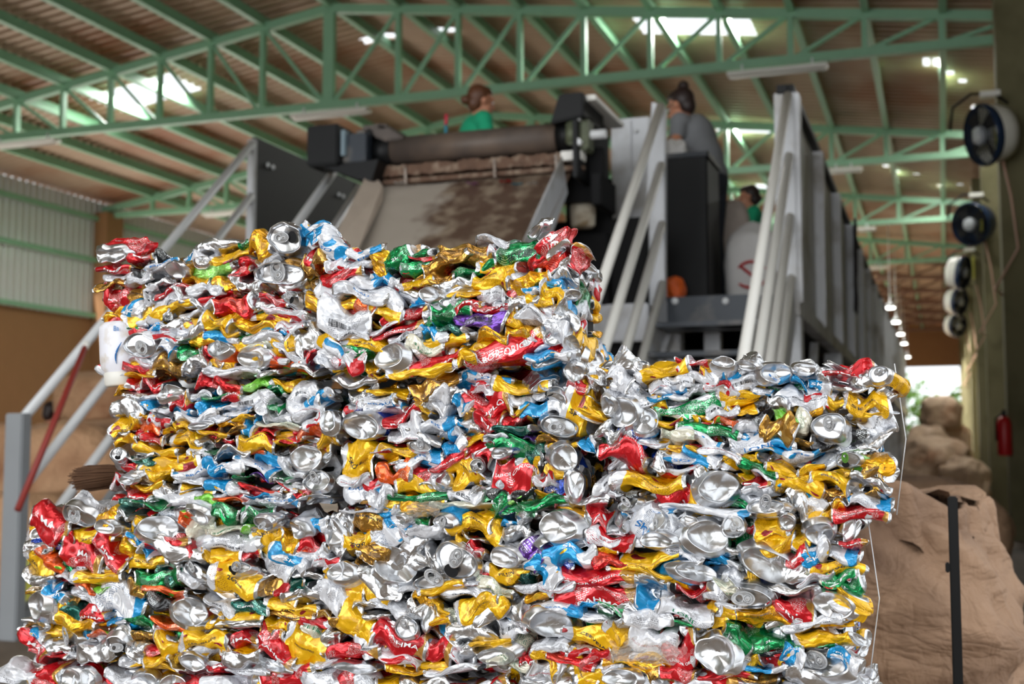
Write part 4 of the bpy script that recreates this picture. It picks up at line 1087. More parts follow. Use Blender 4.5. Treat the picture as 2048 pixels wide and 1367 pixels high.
# ---- pull tab
def tab_mesh():
    mb = MB(); n = 28
    def outline(hw, hl, y):
        return [mb.bm.verts.new((hw * math.cos(a) * (1 if math.sin(a) > 0 else .92), y, hl * math.sin(a) * 1.0)) for a in np.linspace(0, 2 * PI, n + 1)[:-1]]
    def hole(cz, r, y, k=1.0): return [mb.bm.verts.new((r * math.cos(a) * k, y, cz + r * math.sin(a))) for a in np.linspace(0, 2 * PI, n + 1)[:-1]]
    mb.tube([(.0078 * math.cos(a), -.001, .0125 * math.sin(a) * 1.0) for a in np.linspace(0, 2 * PI, 33)], .0013, 6, False)
    o_ = outline(.0072, .012, -.0015); h_ = hole(.0045, .0045, -.0012)
    for i in range(n): 
        f = mb.bm.faces.new((o_[i], o_[(i + 1) % n], h_[(i + 1) % n], h_[i])); f.smooth = True
    mb.tube([(.0046 * math.cos(a), -.0014, .0045 + .0046 * math.sin(a)) for a in np.linspace(0, 2 * PI, 21)], .0008, 6, False)
    mb.tube([(.0042 * math.cos(a), -.0018, -.0052 + .0042 * math.sin(a)) for a in np.linspace(0, 2 * PI, 21)], .0007, 6, False)
    mb.lathe([(.0032, 0), (.003, .0012), (.0018, .0016), (0, .0016)], 14, Matrix.Translation((0, -.0016, -.0052)) @ Matrix.Rotation(PI / 2, 4, 'X'))
    bmesh.ops.recalc_face_normals(mb.bm, faces=mb.bm.faces)
    me = bpy.data.meshes.new('pull_tab'); mb.bm.to_mesh(me); mb.bm.free(); me.materials.append(ALU)
    uv = me.uv_layers.new(name='UVMap'); return me
TAB = tab_mesh()
TABG = TAB.copy(); TABG.materials.clear(); TABG.materials.append(CM['I'])
def mouth_mesh():  # black disc over the lid, painted for the shade inside the can
    mb = MB(); mb.lathe([(0, 0), (.0085, 0)], 20, Matrix.Diagonal((1.15, 1, .9, 1)) @ Matrix.Rotation(PI / 2, 4, 'X'))
    me = bpy.data.meshes.new('opening'); mb.bm.to_mesh(me); mb.bm.free(); me.materials.append(M['dark']); return me
MOUTH = mouth_mesh()
COLNAME = {'Y': 'yellow', 'y': 'golden yellow', 'O': 'orange', 'R': 'red', 'r': 'deep red', 'B': 'blue', 'W': 'white and blue', 'Q': 'white', 'M': 'white and red', 'G': 'green', 'g': 'green and white',
           'D': 'gold', 'K': 'black', 'P': 'purple', 'I': 'lime green', 'C': 'cream', 'N': 'navy blue', 'T': 'dark teal', 'S': 'bare silver'}
BALES = {}
SEED = [100]
def bale(key, label, x0, x1, z0, z1, D, depth):
    t = thing('can_bale', label, 'bale', ((x0 + x1) / 2, D, z0), 0, 'stacked bales of crushed drink cans')
    BALES[key] = dict(t=t, x0=x0, x1=x1, z0=z0, z1=z1, D=D, depth=depth, n=0, cover=[], meshes=[])
    return BALES[key]
def add_can(B, X, Z, w, h, ang, kind, code, yoff=0.0, rotz=0.0, at=None, txt=None, tilt=None):
    SEED[0] += 1; sd = SEED[0]
    info = None
    if kind in 'BT':
        P, mats, UV, info = ending(w, h, sd, kind == 'T', tilt=tilt)
    else: P, mats, UV = lying(w, h, sd, dep={'L': .056, 'F': .03}.get(kind, .056))
    nm = 'crushed_can' if kind != 'F' else 'torn_can_sheet'
    me = grid_mesh('crushed_can', P, mats, UV, CM[code], ALU)
    o = bpy.data.objects.new('crushed_can', me); COL.objects.link(o); o.parent = B['t']
    base = Vector(B['t'].location)
    if at is None: at = Vector((X, B['D'] + yoff, Z))
    o.location = at - base
    o.rotation_euler = (0, math.radians(-ang), rotz)
    desc = COLNAME[code] + ' crushed can'
    if kind == 'B': desc = 'can bottom facing out, ' + COLNAME[code] + ' body'
    if kind == 'T': desc = 'can top with pull tab facing out, ' + COLNAME[code] + ' body'
    o['label'] = desc
    if kind == 'T':
        tx, tz, mn, y0 = info
        k = w / .066; r = random.Random(sd)
        Rm = Matrix.Rotation(tz, 4, 'Z'); Rx = Matrix.Rotation(-tx, 4, 'X')
        for me2, off, nm2 in ((TABG if code == 'I' else TAB, (0, -.0022, .004), 'pull_tab'), (MOUTH, (0, -.0006, -.014), 'opening'))[:2 if r.random() < .35 else 1]:
            q = bpy.data.objects.new(nm2, me2); COL.objects.link(q); q.parent = o
            spin = Matrix.Rotation(r.uniform(-2.5, 2.5), 4, 'Y') if nm2 == 'pull_tab' else spin
            q.matrix_local = Matrix.Translation((0, -mn, 0)) @ Rx @ Rm @ Matrix.Translation((0, y0 * .8, 0)) @ spin @ Matrix.Translation(Vector(off) * k) @ Matrix.Scale(k, 4)
    if txt:
        tt, ink, size = txt
        lm = lettering(P, tt, size, ink, .5, sd, w)
        q = bpy.data.objects.new('lettering', lm); COL.objects.link(q); q.parent = o
    B['n'] += 1; B['meshes'].append((P, mats, UV, code))
    return o
TEXTS = {'W': [('SK', 'b', .018), ('BRAU', 'b', .014), ('EIS', 'b', .016), ('LONI', 'b', .016), ('SO', 'b', .016), ('DESCE REDONDO', 'k', .004)],
         'Q': [('DESCE REDONDO', 'r', .0052), ('CERVEJA LEVE SEM', 'k', .005), ('BES', 'k', .012), ('|||', 'k', .012)],
         'Y': [('SKOL', 'k', .009), ('DESCE REDONDO', 'k', .004), ('7898', 'k', .012), ('PILSEN', 'k', .007), ('269ml', 'k', .007), ('CERVEJA', 'r', .006)],
         'y': [('PURO MALTE', 'k', .006), ('CERVEJA', 'k', .005)],
         'R': [('SABOR ORIGINAL', 'w', .0075), ('HMA', 'w', .016), ('RAHMA', 'w', .013), ('MA', 'w', .018)],
         'M': [('SABOR', 'r', .009), ('ORIG', 'r', .009)], 'G': [('2L', 'w', .01)], 'g': [('AR', 'w', .018)],
         'D': [('PURO MALTE', 'k', .0065)], 'B': [('PILSEN', 'w', .008), ('SK', 'w', .016)], 'P': [('|||', 'k', .016)], 'N': [('Beba Gelada', 'w', .006)],
         'C': [('310 ml', 'g', .009)], 'K': [('ml', 'w', .012)], 'I': [('SES', 'w', .013)]}
def heroes(key, ox, oy, sc, rows):
    B = BALES[key]; R = random.Random(hash(key) % 1000 if False else sum(map(ord, key)))
    for ln in rows.strip().splitlines():
        for ent in ln.split(';'):
            f = ent.split()
            if len(f) < 6: continue
            cx, cy, w, h, a = [float(v) for v in f[:5]]; kind, code = f[5][0], f[5][1]
            px, py = ox + cx * sc, oy + cy * sc; D = B['D']
            p = atY(px, py, D); wl = atY(px + w * sc / 2, py, D).x - atY(px - w * sc / 2, py, D).x
            hh = atY(px, py - h * sc / 2, D).z - atY(px, py + h * sc / 2, D).z
            txt = None
            if kind != 'L' and kind != 'F': wl *= 1.06; hh *= 1.06
            else: wl *= 1.12; hh *= 1.22
            if len(f) > 6:
                q = f[6].split('|') if not f[6].startswith('#') else ['|||', f[6][1], f[6][2:]]
                txt = (q[0].replace('_', ' '), q[1], float(q[2]) / 1000)
            elif kind == 'L' and code in TEXTS and R.random() < .6: txt = R.choice(TEXTS[code])
            add_can(B, p.x, p.z, wl, hh, a, kind, code, R.uniform(-.006, .008) - (.012 if kind in 'BT' else 0), txt=txt)
            B['cover'].append((p.x, p.z, wl, hh, math.radians(a)))
def gapfill(key, codes, upto=96):
    """small front cans where the listed ones leave gaps"""
    B = BALES[key]; R = random.Random(sum(map(ord, key)) + 1)
    z = B['z0'] + .012
    while z < B['z1'] - .008:
        x = B['x0'] + .02 + R.uniform(0, .02)
        while x < B['x1'] - .015:
            if B['n'] < upto:
                cov = 0
                for cx, cz, w, h, a in B['cover']:
                    dx, dz = x - cx, z - cz; u = dx * math.cos(a) + dz * math.sin(a); v = -dx * math.sin(a) + dz * math.cos(a)
                    if (u / w * 2.15) ** 2 + (v / h * 2.15) ** 2 < 1: cov = 1; break
                if not cov:
                    w, h = R.uniform(.06, .095), R.uniform(.018, .028); c = R.choice(codes); a = R.uniform(-12, 12)
                    add_can(B, x, z, w, h, a, 'L', c, R.uniform(.002, .012), txt=(R.choice(TEXTS[c]) if c in TEXTS and R.random() < .35 else None))
                    B['cover'].append((x, z, w, h, math.radians(a)))
            x += .022
        z += .011
def side(key, codes, n, y1=None):
    """cans on the right hand face, seen at a grazing angle"""
    B = BALES[key]; R = random.Random(sum(map(ord, key)) + 5); i = 0
    z = B['z0'] + .014
    while z < B['z1'] - .004 and i < n and B['n'] < 99:
        y = B['D'] + .05 + R.uniform(0, .02)
        while y < B['D'] + B['depth'] - .01 and i < n and B['n'] < 99:
            k = R.random(); kind = 'B' if k < .2 else ('T' if k < .3 else 'L')
            w, h = (R.uniform(.07, .1), R.uniform(.024, .036)) if kind == 'L' else (.058, .046)
            o = add_can(B, 0, 0, w, h, R.uniform(-10, 10), kind, R.choice(codes), at=Vector((B['x1'] - R.uniform(-.004, .008), y, z)), rotz=PI / 2)
            i += 1; y += w * .62
        z += .024
def top_side(key, codes, n):
    """cans lying loose looking on the top face"""
    B = BALES[key]; R = random.Random(sum(map(ord, key)) + 9)
    for i in range(n):
        if B['n'] >= 99: break
        x = B['x0'] + .04 + (B['x1'] - B['x0'] - .08) * (i + R.random()) / n
        kind = R.choice('LLLBT'); w, h = (.09, .03) if kind == 'L' else (.06, .055)
        add_can(B, 0, 0, w, h, R.uniform(-25, 25), kind, R.choice(codes), at=Vector((x, B['D'] + R.uniform(.06, .12), B['z1'] + R.uniform(-.006, .006))))
def filler(key, layers=((.035, .1), )):
    """the cans pressed inside the bale, seen only through the gaps: uncountable, one object"""
    B = BALES[key]; R = random.Random(sum(map(ord, key)) + 3); rg = np.random.default_rng(11)
    base = np.array(B['t'].location); codes = list(CM); Vs = []; Fs = []; Ms = []; Us = []; off = 0
    src = B['meshes'] or list(BALES.values())[0]['meshes']
    def put(c, ang, rotz, src_):
        nonlocal off
        P, mats, UV, code = src_
        P = P[::2, ::2]; UV = UV[::2, ::2]; mt = mats[::2][:P.shape[0] - 1]
        if len(mt) < P.shape[0] - 1: mt = np.append(mt, mt[-1])
        nr, n = P.shape[:2]
        a = ang; R1 = np.array([[math.cos(a), 0, math.sin(a)], [0, 1, 0], [-math.sin(a), 0, math.cos(a)]])
        b = rotz; R2 = np.array([[math.cos(b), -math.sin(b), 0], [math.sin(b), math.cos(b), 0], [0, 0, 1]])
        Q = P.reshape(-1, 3) @ (R2 @ R1).T + (np.array(c) - base)
        idx = np.arange(nr * n).reshape(nr, n) + off; A = idx[:-1]; C = idx[1:]
        Vs.append(Q); Fs.append(np.stack([A, np.roll(A, -1, 1), np.roll(C, -1, 1), C], -1).reshape(-1, 4))
        ci = codes.index(code); ai = codes.index('A'); Ms.append(np.repeat(np.where(mt == 0, ci, ai), n)); Us.append(UV.reshape(-1, 2)); off += nr * n
    D, dp = B['D'], B['depth']
    z = B['z0'] + .02
    while z < B['z1'] - .012:
        x = B['x0'] + .035
        while x < B['x1'] - .025:
            for y in (D + .022, D + dp - .06): put((x + R.uniform(-.01, .01), y + R.uniform(0, .012), z), R.uniform(-.2, .2), 0, R.choice(src))
            x += .055
        y = D + .06
        while y < D + dp - .04:
            put((B['x0'] + .012, y, z), R.uniform(-.2, .2), -PI / 2, R.choice(src)); put((B['x1'] - .02, y, z), R.uniform(-.2, .2), PI / 2, R.choice(src)); y += .06
        z += .024
    x = B['x0'] + .04
    while x < B['x1'] - .03:
        y = D + .05
        while y < D + dp - .05:
            put((x, y - .02, B['z1'] - .014), R.uniform(-.2, .2), 0, R.choice(src)); put((x, y - .02, B['z0'] + .014), R.uniform(-.2, .2), 0, R.choice(src)); y += .06
        x += .06
    Vv = np.concatenate(Vs); Ff = np.concatenate(Fs); Mm = np.concatenate(Ms); Uu = np.concatenate(Us)
    # core block so that no light passes through
    me = bpy.data.meshes.new('compressed_cans'); me.vertices.add(len(Vv)); me.vertices.foreach_set('co', Vv.reshape(-1).astype(np.float32))
    me.loops.add(Ff.size); me.loops.foreach_set('vertex_index', Ff.reshape(-1).astype(np.int32)); me.polygons.add(len(Ff))
    me.polygons.foreach_set('loop_start', np.arange(0, Ff.size, 4, dtype=np.int32)); me.polygons.foreach_set('material_index', Mm.astype(np.int32))
    me.update(calc_edges=True); u = me.uv_layers.new(name='UVMap'); u.data.foreach_set('uv', Uu[Ff.reshape(-1)].reshape(-1).astype(np.float32))
    for c in codes: me.materials.append(CM[c])
    o = bpy.data.objects.new('compressed_cans', me); COL.objects.link(o); o.parent = B['t']; o['kind'] = 'stuff'
    o = MB(.004).box2((B['x0'] + .03 - base[0], D + .05 - base[1], B['z0'] + .012 - base[2]), (B['x1'] - .03 - base[0], D + dp - .05 - base[1], B['z1'] - .012 - base[2])).build('core', M['dark'], B['t'])
# ---- the bales (front plane 1.65 m from the eye line, aligned with the hall)
D0 = 1.65
def zz(py, px, D=D0): return atY(px, py, D).z
def xx(px, D=D0): return atY(px, 900, D).x
bale('TL', 'top left bale of crushed cans, a white plastic bottle in its lower corner', xx(192), xx(638), zz(752, 420), zz(505, 420), D0, .3)
bale('TR', 'top right bale of crushed cans, its right face and shaded underside showing', xx(642), xx(1135, D0 - .02), zz(738, 900), zz(498, 900), D0 - .02, .3)
bale('ML', 'middle row bale of crushed cans at the left, a straw broom poking out behind', xx(234), xx(678), zz(1012, 460), zz(768, 460), D0 + .0, .3)
bale('MC', 'centre bale of the middle row, a large red can with white print in it', xx(686), xx(1186), zz(1030, 940), zz(762, 940), D0, .3)
bale('MR', 'middle row bale of crushed cans at the right, nothing stacked on it', xx(1200), xx(1784), zz(1028, 1500), zz(728, 1500), D0 - .01, .3)
bale('BL', 'lower row bale of crushed cans at the left, its top cans standing out loose', xx(46), xx(512), zz(1325, 280), zz(1026, 280), D0 - .01, .3)
bale('BC', 'lower row bale in the middle, a big round can bottom near its top', xx(518), xx(1056), zz(1340, 780), zz(1034, 780), D0, .3)
bale('BR', 'lower row bale of crushed cans at the right, its right face showing', xx(1064), xx(1722), zz(1340, 1400), zz(1040, 1400), D0 - .01, .3)
heroes('TL', 170, 430, .256, """
205 330 265 150 -8 BR ; 190 410 260 75 -8 LR ; 420 340 210 80 4 LR ; 430 420 220 95 25 LK ; 640 335 210 80 -8 LK ; 610 400 200 80 8 LW
800 355 190 115 -3 LB ; 930 345 110 100 0 BS ; 985 240 320 95 0 LS ; 1110 300 330 95 6 LY SK|k|12 ; 970 410 310 120 8 LI SES|w|14 ; 1370 240 200 160 -10 Ly
1470 115 140 110 60 LY ; 1580 185 265 245 -25 TQ ; 1690 110 90 110 60 LB ; 1790 150 150 180 -50 LB ; 1850 210 220 110 -45 LW ; 1240 225 140 70 20 LG
1250 370 200 80 -10 LR ; 220 470 240 60 -4 LQ ; 190 525 215 80 3 LD ; 400 500 230 80 10 LQ ; 375 620 150 140 30 LD ; 485 615 110 110 60 LQ EL|k|15
590 515 190 70 14 LS ; 730 440 180 150 0 BD ; 690 580 240 70 12 LR ; 850 500 180 70 0 Ly ; 960 550 260 110 8 LQ ; 1110 545 180 90 0 Ly ; 1200 440 200 80 12 LR
1510 460 400 190 -4 TS ; 1490 470 380 200 -3 LS ; 1560 370 360 80 -3 LD ; 1760 400 160 120 -20 LD ; 1400 360 170 90 20 LQ ; 1270 530 240 100 -20 LS ; 1800 330 160 130 -30 LR
185 650 240 130 -22 LR MA|w|10 ; 350 730 190 120 -28 LB ; 190 790 160 70 5 Ly ; 200 830 190 60 8 LR ; 690 660 300 130 10 LQ ; 660 740 330 110 18 LY ; 540 790 200 90 10 LK
1030 620 260 80 12 LR ; 1290 600 240 50 -8 LD ; 1480 650 260 80 -14 LR DESCE_REDONDO|w|6 ; 1630 640 170 120 -30 TS ; 1790 600 130 130 60 LD ; 1170 700 320 140 10 Lr
860 740 300 90 20 LQ ; 800 640 200 90 -30 LS ; 1560 770 360 80 -8 LM ; 1440 790 320 70 -4 LY ; 1340 850 320 110 -8 Ly ; 1560 850 210 90 0 LM
330 860 150 60 -4 LG ; 520 880 200 80 0 LB ; 370 920 230 70 -8 LR ; 700 860 230 80 10 LS ; 860 820 300 90 14 LY ; 1010 840 280 130 -22 LY SKOL|k|9 ; 620 940 260 70 -14 LM
430 1020 270 210 -5 TS ; 630 1040 170 100 -35 LW BRAU|b|12 ; 820 930 220 80 14 LS ; 1050 960 260 80 -8 LB ; 1080 910 200 60 -14 LY ; 810 1060 220 110 4 LG ; 1040 1040 210 130 0 TO
1350 960 330 80 -8 LQ ; 1550 970 360 120 -4 LY ; 1640 1010 220 110 -35 LY ; 1750 980 200 190 40 LS ; 1780 1080 180 90 24 LR ; 1290 1040 260 70 14 LC
1300 1130 290 170 -4 BS ; 1450 1120 200 80 -10 LM ; 1600 1080 260 70 -30 LQ ; 400 1140 250 80 -10 LQ ; 380 1210 280 90 -8 LR ; 640 1170 230 130 -14 LD ; 830 1160 190 150 40 LS
960 1110 150 90 -30 LR ; 1040 1150 200 90 10 LY ; 1150 1220 380 70 3 LQ 000|k|8 ; 400 1250 250 40 0 LY ; 1560 1170 240 80 0 LO ; 1700 1190 260 80 -8 LS ; 1440 1225 180 60 10 LS""")
heroes('TR', 620, 430, .3027, """
130 180 240 90 -45 LW ; 30 130 110 130 -60 LB ; 350 230 180 80 8 LW ; 240 260 80 110 70 LR ; 60 300 130 120 20 LD ; 190 330 140 110 -20 LM ; 190 390 280 90 10 LR
330 310 180 60 8 LQ ; 450 300 130 130 50 Ly ; 560 290 200 110 20 LG ; 700 260 170 60 5 LG ; 720 280 190 50 0 LR ; 670 350 190 90 10 Lg ; 1000 260 380 130 0 LD PURO_MALTE|k|7 ; 890 310 330 110 20 LD
1190 165 230 70 -4 LQ ; 1190 240 140 80 10 LM ; 1400 250 300 140 -14 LG |||#;
1600 180 130 200 -50 LR ; 1540 280 150 170 -50 Lr ; 1620 290 100 140 -60 LS ; 1500 120 130 60 50 BS ; 1740 280 150 110 50 LR ; 1060 370 260 80 14 LG
820 400 240 80 0 LD ; 350 430 280 100 4 LW ; 480 420 180 90 -8 LB ; 330 510 300 100 -12 LQ BRAU|b|10 ; 700 440 200 70 4 LY ; 1240 330 290 90 -10 LY ; 970 450 300 80 4 LS ; 1180 440 280 130 -12 LY 269ml|k|7
790 520 200 110 -8 BS ; 1300 410 180 90 10 LQ ; 1440 440 260 110 12 Ly ; 1350 460 110 80 60 LR ; 460 560 260 120 -24 LQ ; 620 540 180 80 -14 LW ; 730 590 200 60 -8 LB ; 1030 520 240 50 3 LY
1200 530 190 110 -20 LQ PILSEN|k|7 ; 960 570 200 90 8 TS ; 1060 600 200 60 8 LR ; 340 600 160 120 -35 LO ; 460 630 250 80 -10 LY ; 200 680 290 190 -6 LQ ; 1500 560 180 90 14 LY ; 1400 580 180 80 16 LS
1580 530 130 120 -30 LY ; 1640 480 130 70 -35 LB ; 590 660 330 70 16 LR ; 760 650 90 60 0 LQ ; 930 650 250 110 8 LG ; 1120 690 300 130 -18 LP |||#;
1220 620 230 80 -8 LR ; 1320 660 160 110 40 LY ; 1450 680 260 100 -10 LQ DESCE_REDONDO|k|7 ; 440 740 300 60 18 LM ; 560 750 330 60 14 LR RAHMA|w|12 ; 850 710 200 80 20 LG ; 930 740 200 60 -14 LT
600 790 220 60 14 LQ ; 800 790 150 80 -10 LB ; 1380 760 220 80 -4 Ly ; 1200 800 240 80 -6 Ly ; 140 810 210 110 20 LY ; 260 790 200 60 0 LQ ; 350 840 240 90 -10 LY SKOL|k|12 ; 960 810 250 50 3 LQ CERVEJA_LEVE|k|6
1560 760 220 70 20 LM ; 1650 780 160 130 -30 LQ ; 740 880 220 120 -10 LC 310_ml|g|10 ; 520 930 260 200 4 BS ; 300 890 170 80 -4 Lg ; 120 930 120 130 60 LW ; 250 960 180 120 -10 LM
830 950 360 80 13 LR RAHMA|w|14 ; 1000 930 110 100 20 LY ; 1300 890 500 130 10 LR SABOR_ORIGINAL|w|13 ; 1560 930 280 60 2 LB ; 330 990 230 50 -14 Ly ; 880 990 200 60 8 LS
700 1030 420 60 4 LY ; 260 1080 260 80 -3 LS ; 440 1060 180 60 -10 LY ; 1670 690 130 80 -20 LS ; 1620 860 130 100 -30 Lr ; 1640 400 130 100 20 LS ; 1500 500 140 60 0 LB""".replace('|||#;', '#k14'))
heroes('ML', 200, 740, .2441, """
170 150 120 60 20 Ly ; 260 110 130 90 0 LR ; 400 110 160 100 -8 LR ; 550 170 220 150 20 BK ; 270 190 280 60 -6 LS ; 210 320 230 160 -8 LS ; 390 290 140 80 -24 LB ; 330 230 200 60 0 LQ
620 250 220 110 14 LR SABOR_ORIGINAL|w|7 ; 880 110 260 110 -20 LR ; 1010 140 260 110 -14 Lr ; 770 210 190 80 -8 LQ ; 1250 110 240 80 10 LI ; 1500 110 200 90 8 LY ; 1420 170 180 70 -20 LG ; 1070 220 150 100 -10 LR ORIG|w|12
900 240 220 60 10 LG ; 1180 250 260 110 14 LQ |||k; 1340 240 110 130 60 LQ ; 1420 300 130 70 -20 Lg ; 1640 200 260 160 10 LQ ; 1620 290 240 120 10 LW ; 1800 220 180 90 20 LB ; 830 320 120 90 -40 LB
1000 300 200 60 5 LB ; 1130 330 240 60 8 LW ; 590 350 300 100 -10 LW EIS|b|12 ; 780 390 320 90 3 LQ ; 980 370 220 90 8 LW ; 1190 390 180 60 10 LY ; 200 420 220 110 30 LY ; 350 390 140 60 -10 Ly
460 420 170 90 -14 LM ; 660 460 150 60 -8 LY ; 1060 430 210 80 -6 Ly ; 1290 390 150 100 10 LB ; 1420 390 220 80 -14 LQ ; 1700 340 280 90 20 LQ ; 1770 410 200 90 40 LM ; 1890 410 160 220 12 BS ; 820 470 180 60 6 BS ; 1210 480 150 120 -35 LB
380 460 150 100 -20 LO ; 280 510 140 70 0 LR ; 1440 460 320 70 -8 LC ; 1320 500 170 50 -4 Lr ; 560 500 190 60 0 LY ; 680 570 250 130 -14 LY DESCE_REDONDO|k|5 ; 440 560 160 90 -10 LR ; 900 520 220 50 -8 LY ; 1050 520 220 60 14 LD
1730 500 260 90 14 LO ; 1560 560 240 60 6 LR ; 200 580 210 90 10 Ly ; 160 530 130 60 8 LS ; 400 600 220 60 4 LQ ; 860 590 180 70 -10 LS ; 1040 580 160 60 4 LR ; 1270 600 280 110 -6 LY ; 1480 590 200 50 0 LY
1820 580 200 90 10 LY ; 180 680 130 120 10 TS ; 440 660 340 80 -4 LY ; 880 660 140 50 0 LG ; 1400 640 210 80 -4 LK ; 1200 670 240 60 -10 LO ; 1680 720 270 250 -8 BS ; 1050 680 280 90 8 LS ; 800 700 180 110 -35 LQ
330 740 220 60 0 LT ; 200 800 150 120 -20 LR ; 350 720 200 50 0 LS ; 560 790 420 140 8 LY ; 700 720 160 80 10 LY ; 1380 740 320 110 -6 LB ; 1290 790 300 110 -14 LW EIS|b|14 ; 1000 810 240 120 -8 LB
780 830 300 100 14 LW BRAU|b|14 ; 1110 760 140 80 -30 LQ ; 1520 830 220 90 -20 LQ ; 730 900 240 70 -3 LQ ; 1310 870 190 70 -4 LP ; 1170 880 190 50 8 LG ; 1460 890 200 40 0 Lg ; 470 860 240 90 5 LY
150 910 120 110 10 LM ; 260 900 180 110 14 BS ; 340 960 240 80 0 Ly ; 1000 950 250 100 -3 LB ; 1300 980 320 60 -8 Lr ; 1770 900 260 190 -6 TS ; 1600 940 220 80 16 LS ; 1560 1000 260 50 -6 LD ; 1650 1010 170 80 -16 LR
300 1020 240 80 -10 LR ; 480 1010 160 100 10 LS ; 740 1010 280 90 -3 LY ; 700 970 260 40 0 LS ; 830 1070 180 80 -14 LI ; 1060 1080 260 60 -3 LO ; 1050 1020 300 60 4 LQ ; 1340 1040 260 60 0 LB ; 1280 1090 200 60 6 LQ
240 1090 200 70 -6 LT ; 440 1100 280 60 -2 LG ; 1480 1090 260 60 -2 LW ; 1720 1050 300 50 6 LS ; 640 1110 220 50 0 LS ; 1500 930 180 60 -20 LM""".replace('|||k', '#k10'))
heroes('MC', 670, 730, .2734, """
720 130 320 130 12 LD PURO_MALTE|k|7 ; 950 80 260 100 10 LB ; 1100 110 320 80 -5 LW ; 180 210 200 80 10 LS ; 380 200 300 60 -4 LY ; 1040 170 180 110 0 LM ; 1340 150 400 90 -3 LY ; 1540 160 220 110 14 TS
1760 60 170 150 -10 BS ; 1900 100 120 140 50 LS ; 1750 150 130 90 -20 LR ; 1950 60 100 140 60 LY ; 760 230 200 120 -20 LQ ; 870 200 170 90 -30 LS ; 320 260 280 90 3 LW BRAU|b|14 ; 160 290 150 80 40 LM
630 240 130 60 10 LY ; 380 310 300 80 -4 LW ; 500 360 300 90 20 LR ; 640 320 120 60 -50 LY ; 200 370 200 60 0 Ly ; 750 300 200 120 14 LQ ; 930 290 140 120 -30 LB ; 1110 290 340 170 4 LR DUPLO|w|14
1320 240 220 110 -30 LQ ; 1340 320 160 60 20 LY ; 1490 310 270 120 8 LB ; 1620 260 150 170 40 BS ; 1780 320 190 320 -20 LY SKOL|k|10 ; 1560 210 260 80 -4 LQ ; 1650 200 220 60 0 LS
210 460 300 220 -6 BN ; 560 430 220 140 30 LQ ; 740 440 280 90 10 LW EIS|b|14 ; 900 440 220 110 20 LB ; 1010 370 200 100 -10 LD ; 1130 410 200 110 -8 LR HM|w|18 ; 1300 410 230 80 10 LR
1440 360 220 50 -6 Ly ; 1650 450 290 160 -14 TQ ; 1030 480 160 80 -8 LS ; 480 520 220 70 -3 LQ DESCE_REDONDO|r|6 ; 640 530 220 60 -20 LS ; 830 510 220 80 0 LQ ; 1310 480 260 70 4 LT ; 1390 530 140 50 0 LP
1020 530 200 70 8 LY ; 1160 520 150 50 -10 LQ ; 150 680 220 220 -14 LY SKOL|k|12 ; 350 610 160 50 8 LG ; 450 630 280 90 10 LY ; 330 640 150 40 0 LM ; 650 590 170 70 -10 TS ; 620 680 280 100 14 LW EIS|b|16
850 600 170 90 20 LB ; 1040 640 230 170 -30 LR ; 830 690 300 80 24 LR RAHMA|w|8 ; 1280 590 420 120 -10 LG ; 1470 630 160 110 30 LT ; 1120 570 120 60 -10 LM ; 1570 560 260 60 0 LD ; 1640 580 200 50 10 LY
400 810 230 140 -6 LO ; 400 740 280 60 8 LS ; 890 780 170 210 -35 LY ; 1000 840 150 110 -20 LM ; 980 760 140 160 20 LY ; 730 830 190 140 20 LQ 000|k|9 ; 800 820 120 120 0 BS ; 1220 650 180 90 10 BN
1310 820 370 300 -12 LR SABOR_ORIGINAL|w|15 ; 1690 680 240 230 -10 BS ; 1770 870 150 240 5 BS ; 1640 850 220 240 -12 LN 250|w|16 ; 1540 830 140 120 20 LM ; 1050 740 100 120 50 TS ; 1540 680 140 110 0 LK
150 830 180 90 8 LQ ; 170 930 260 160 -6 LW BRAU|b|16 ; 330 960 140 120 10 LQ ; 590 890 380 110 -8 LY ; 450 870 160 60 0 LD ; 700 880 260 60 -6 LS ; 620 970 440 90 -3 LG ; 950 950 260 110 8 LQ ; 880 900 200 70 14 LS
1030 920 120 90 30 TS ; 1130 940 200 90 -20 LK ; 1400 960 160 100 0 LK ; 1200 1010 160 120 -50 LG ; 1500 1010 380 80 8 LG ; 1510 950 160 60 10 Ly ; 1350 1000 160 50 0 LI ; 900 1030 420 60 -1 LC ; 300 1010 200 50 0 LD
200 1070 280 50 4 LQ ; 370 1050 140 50 -4 LB ; 1650 980 180 70 14 LR ; 1880 340 110 160 60 LY ; 1860 560 90 120 40 LB ; 2000 300 120 180 0 BQ""")
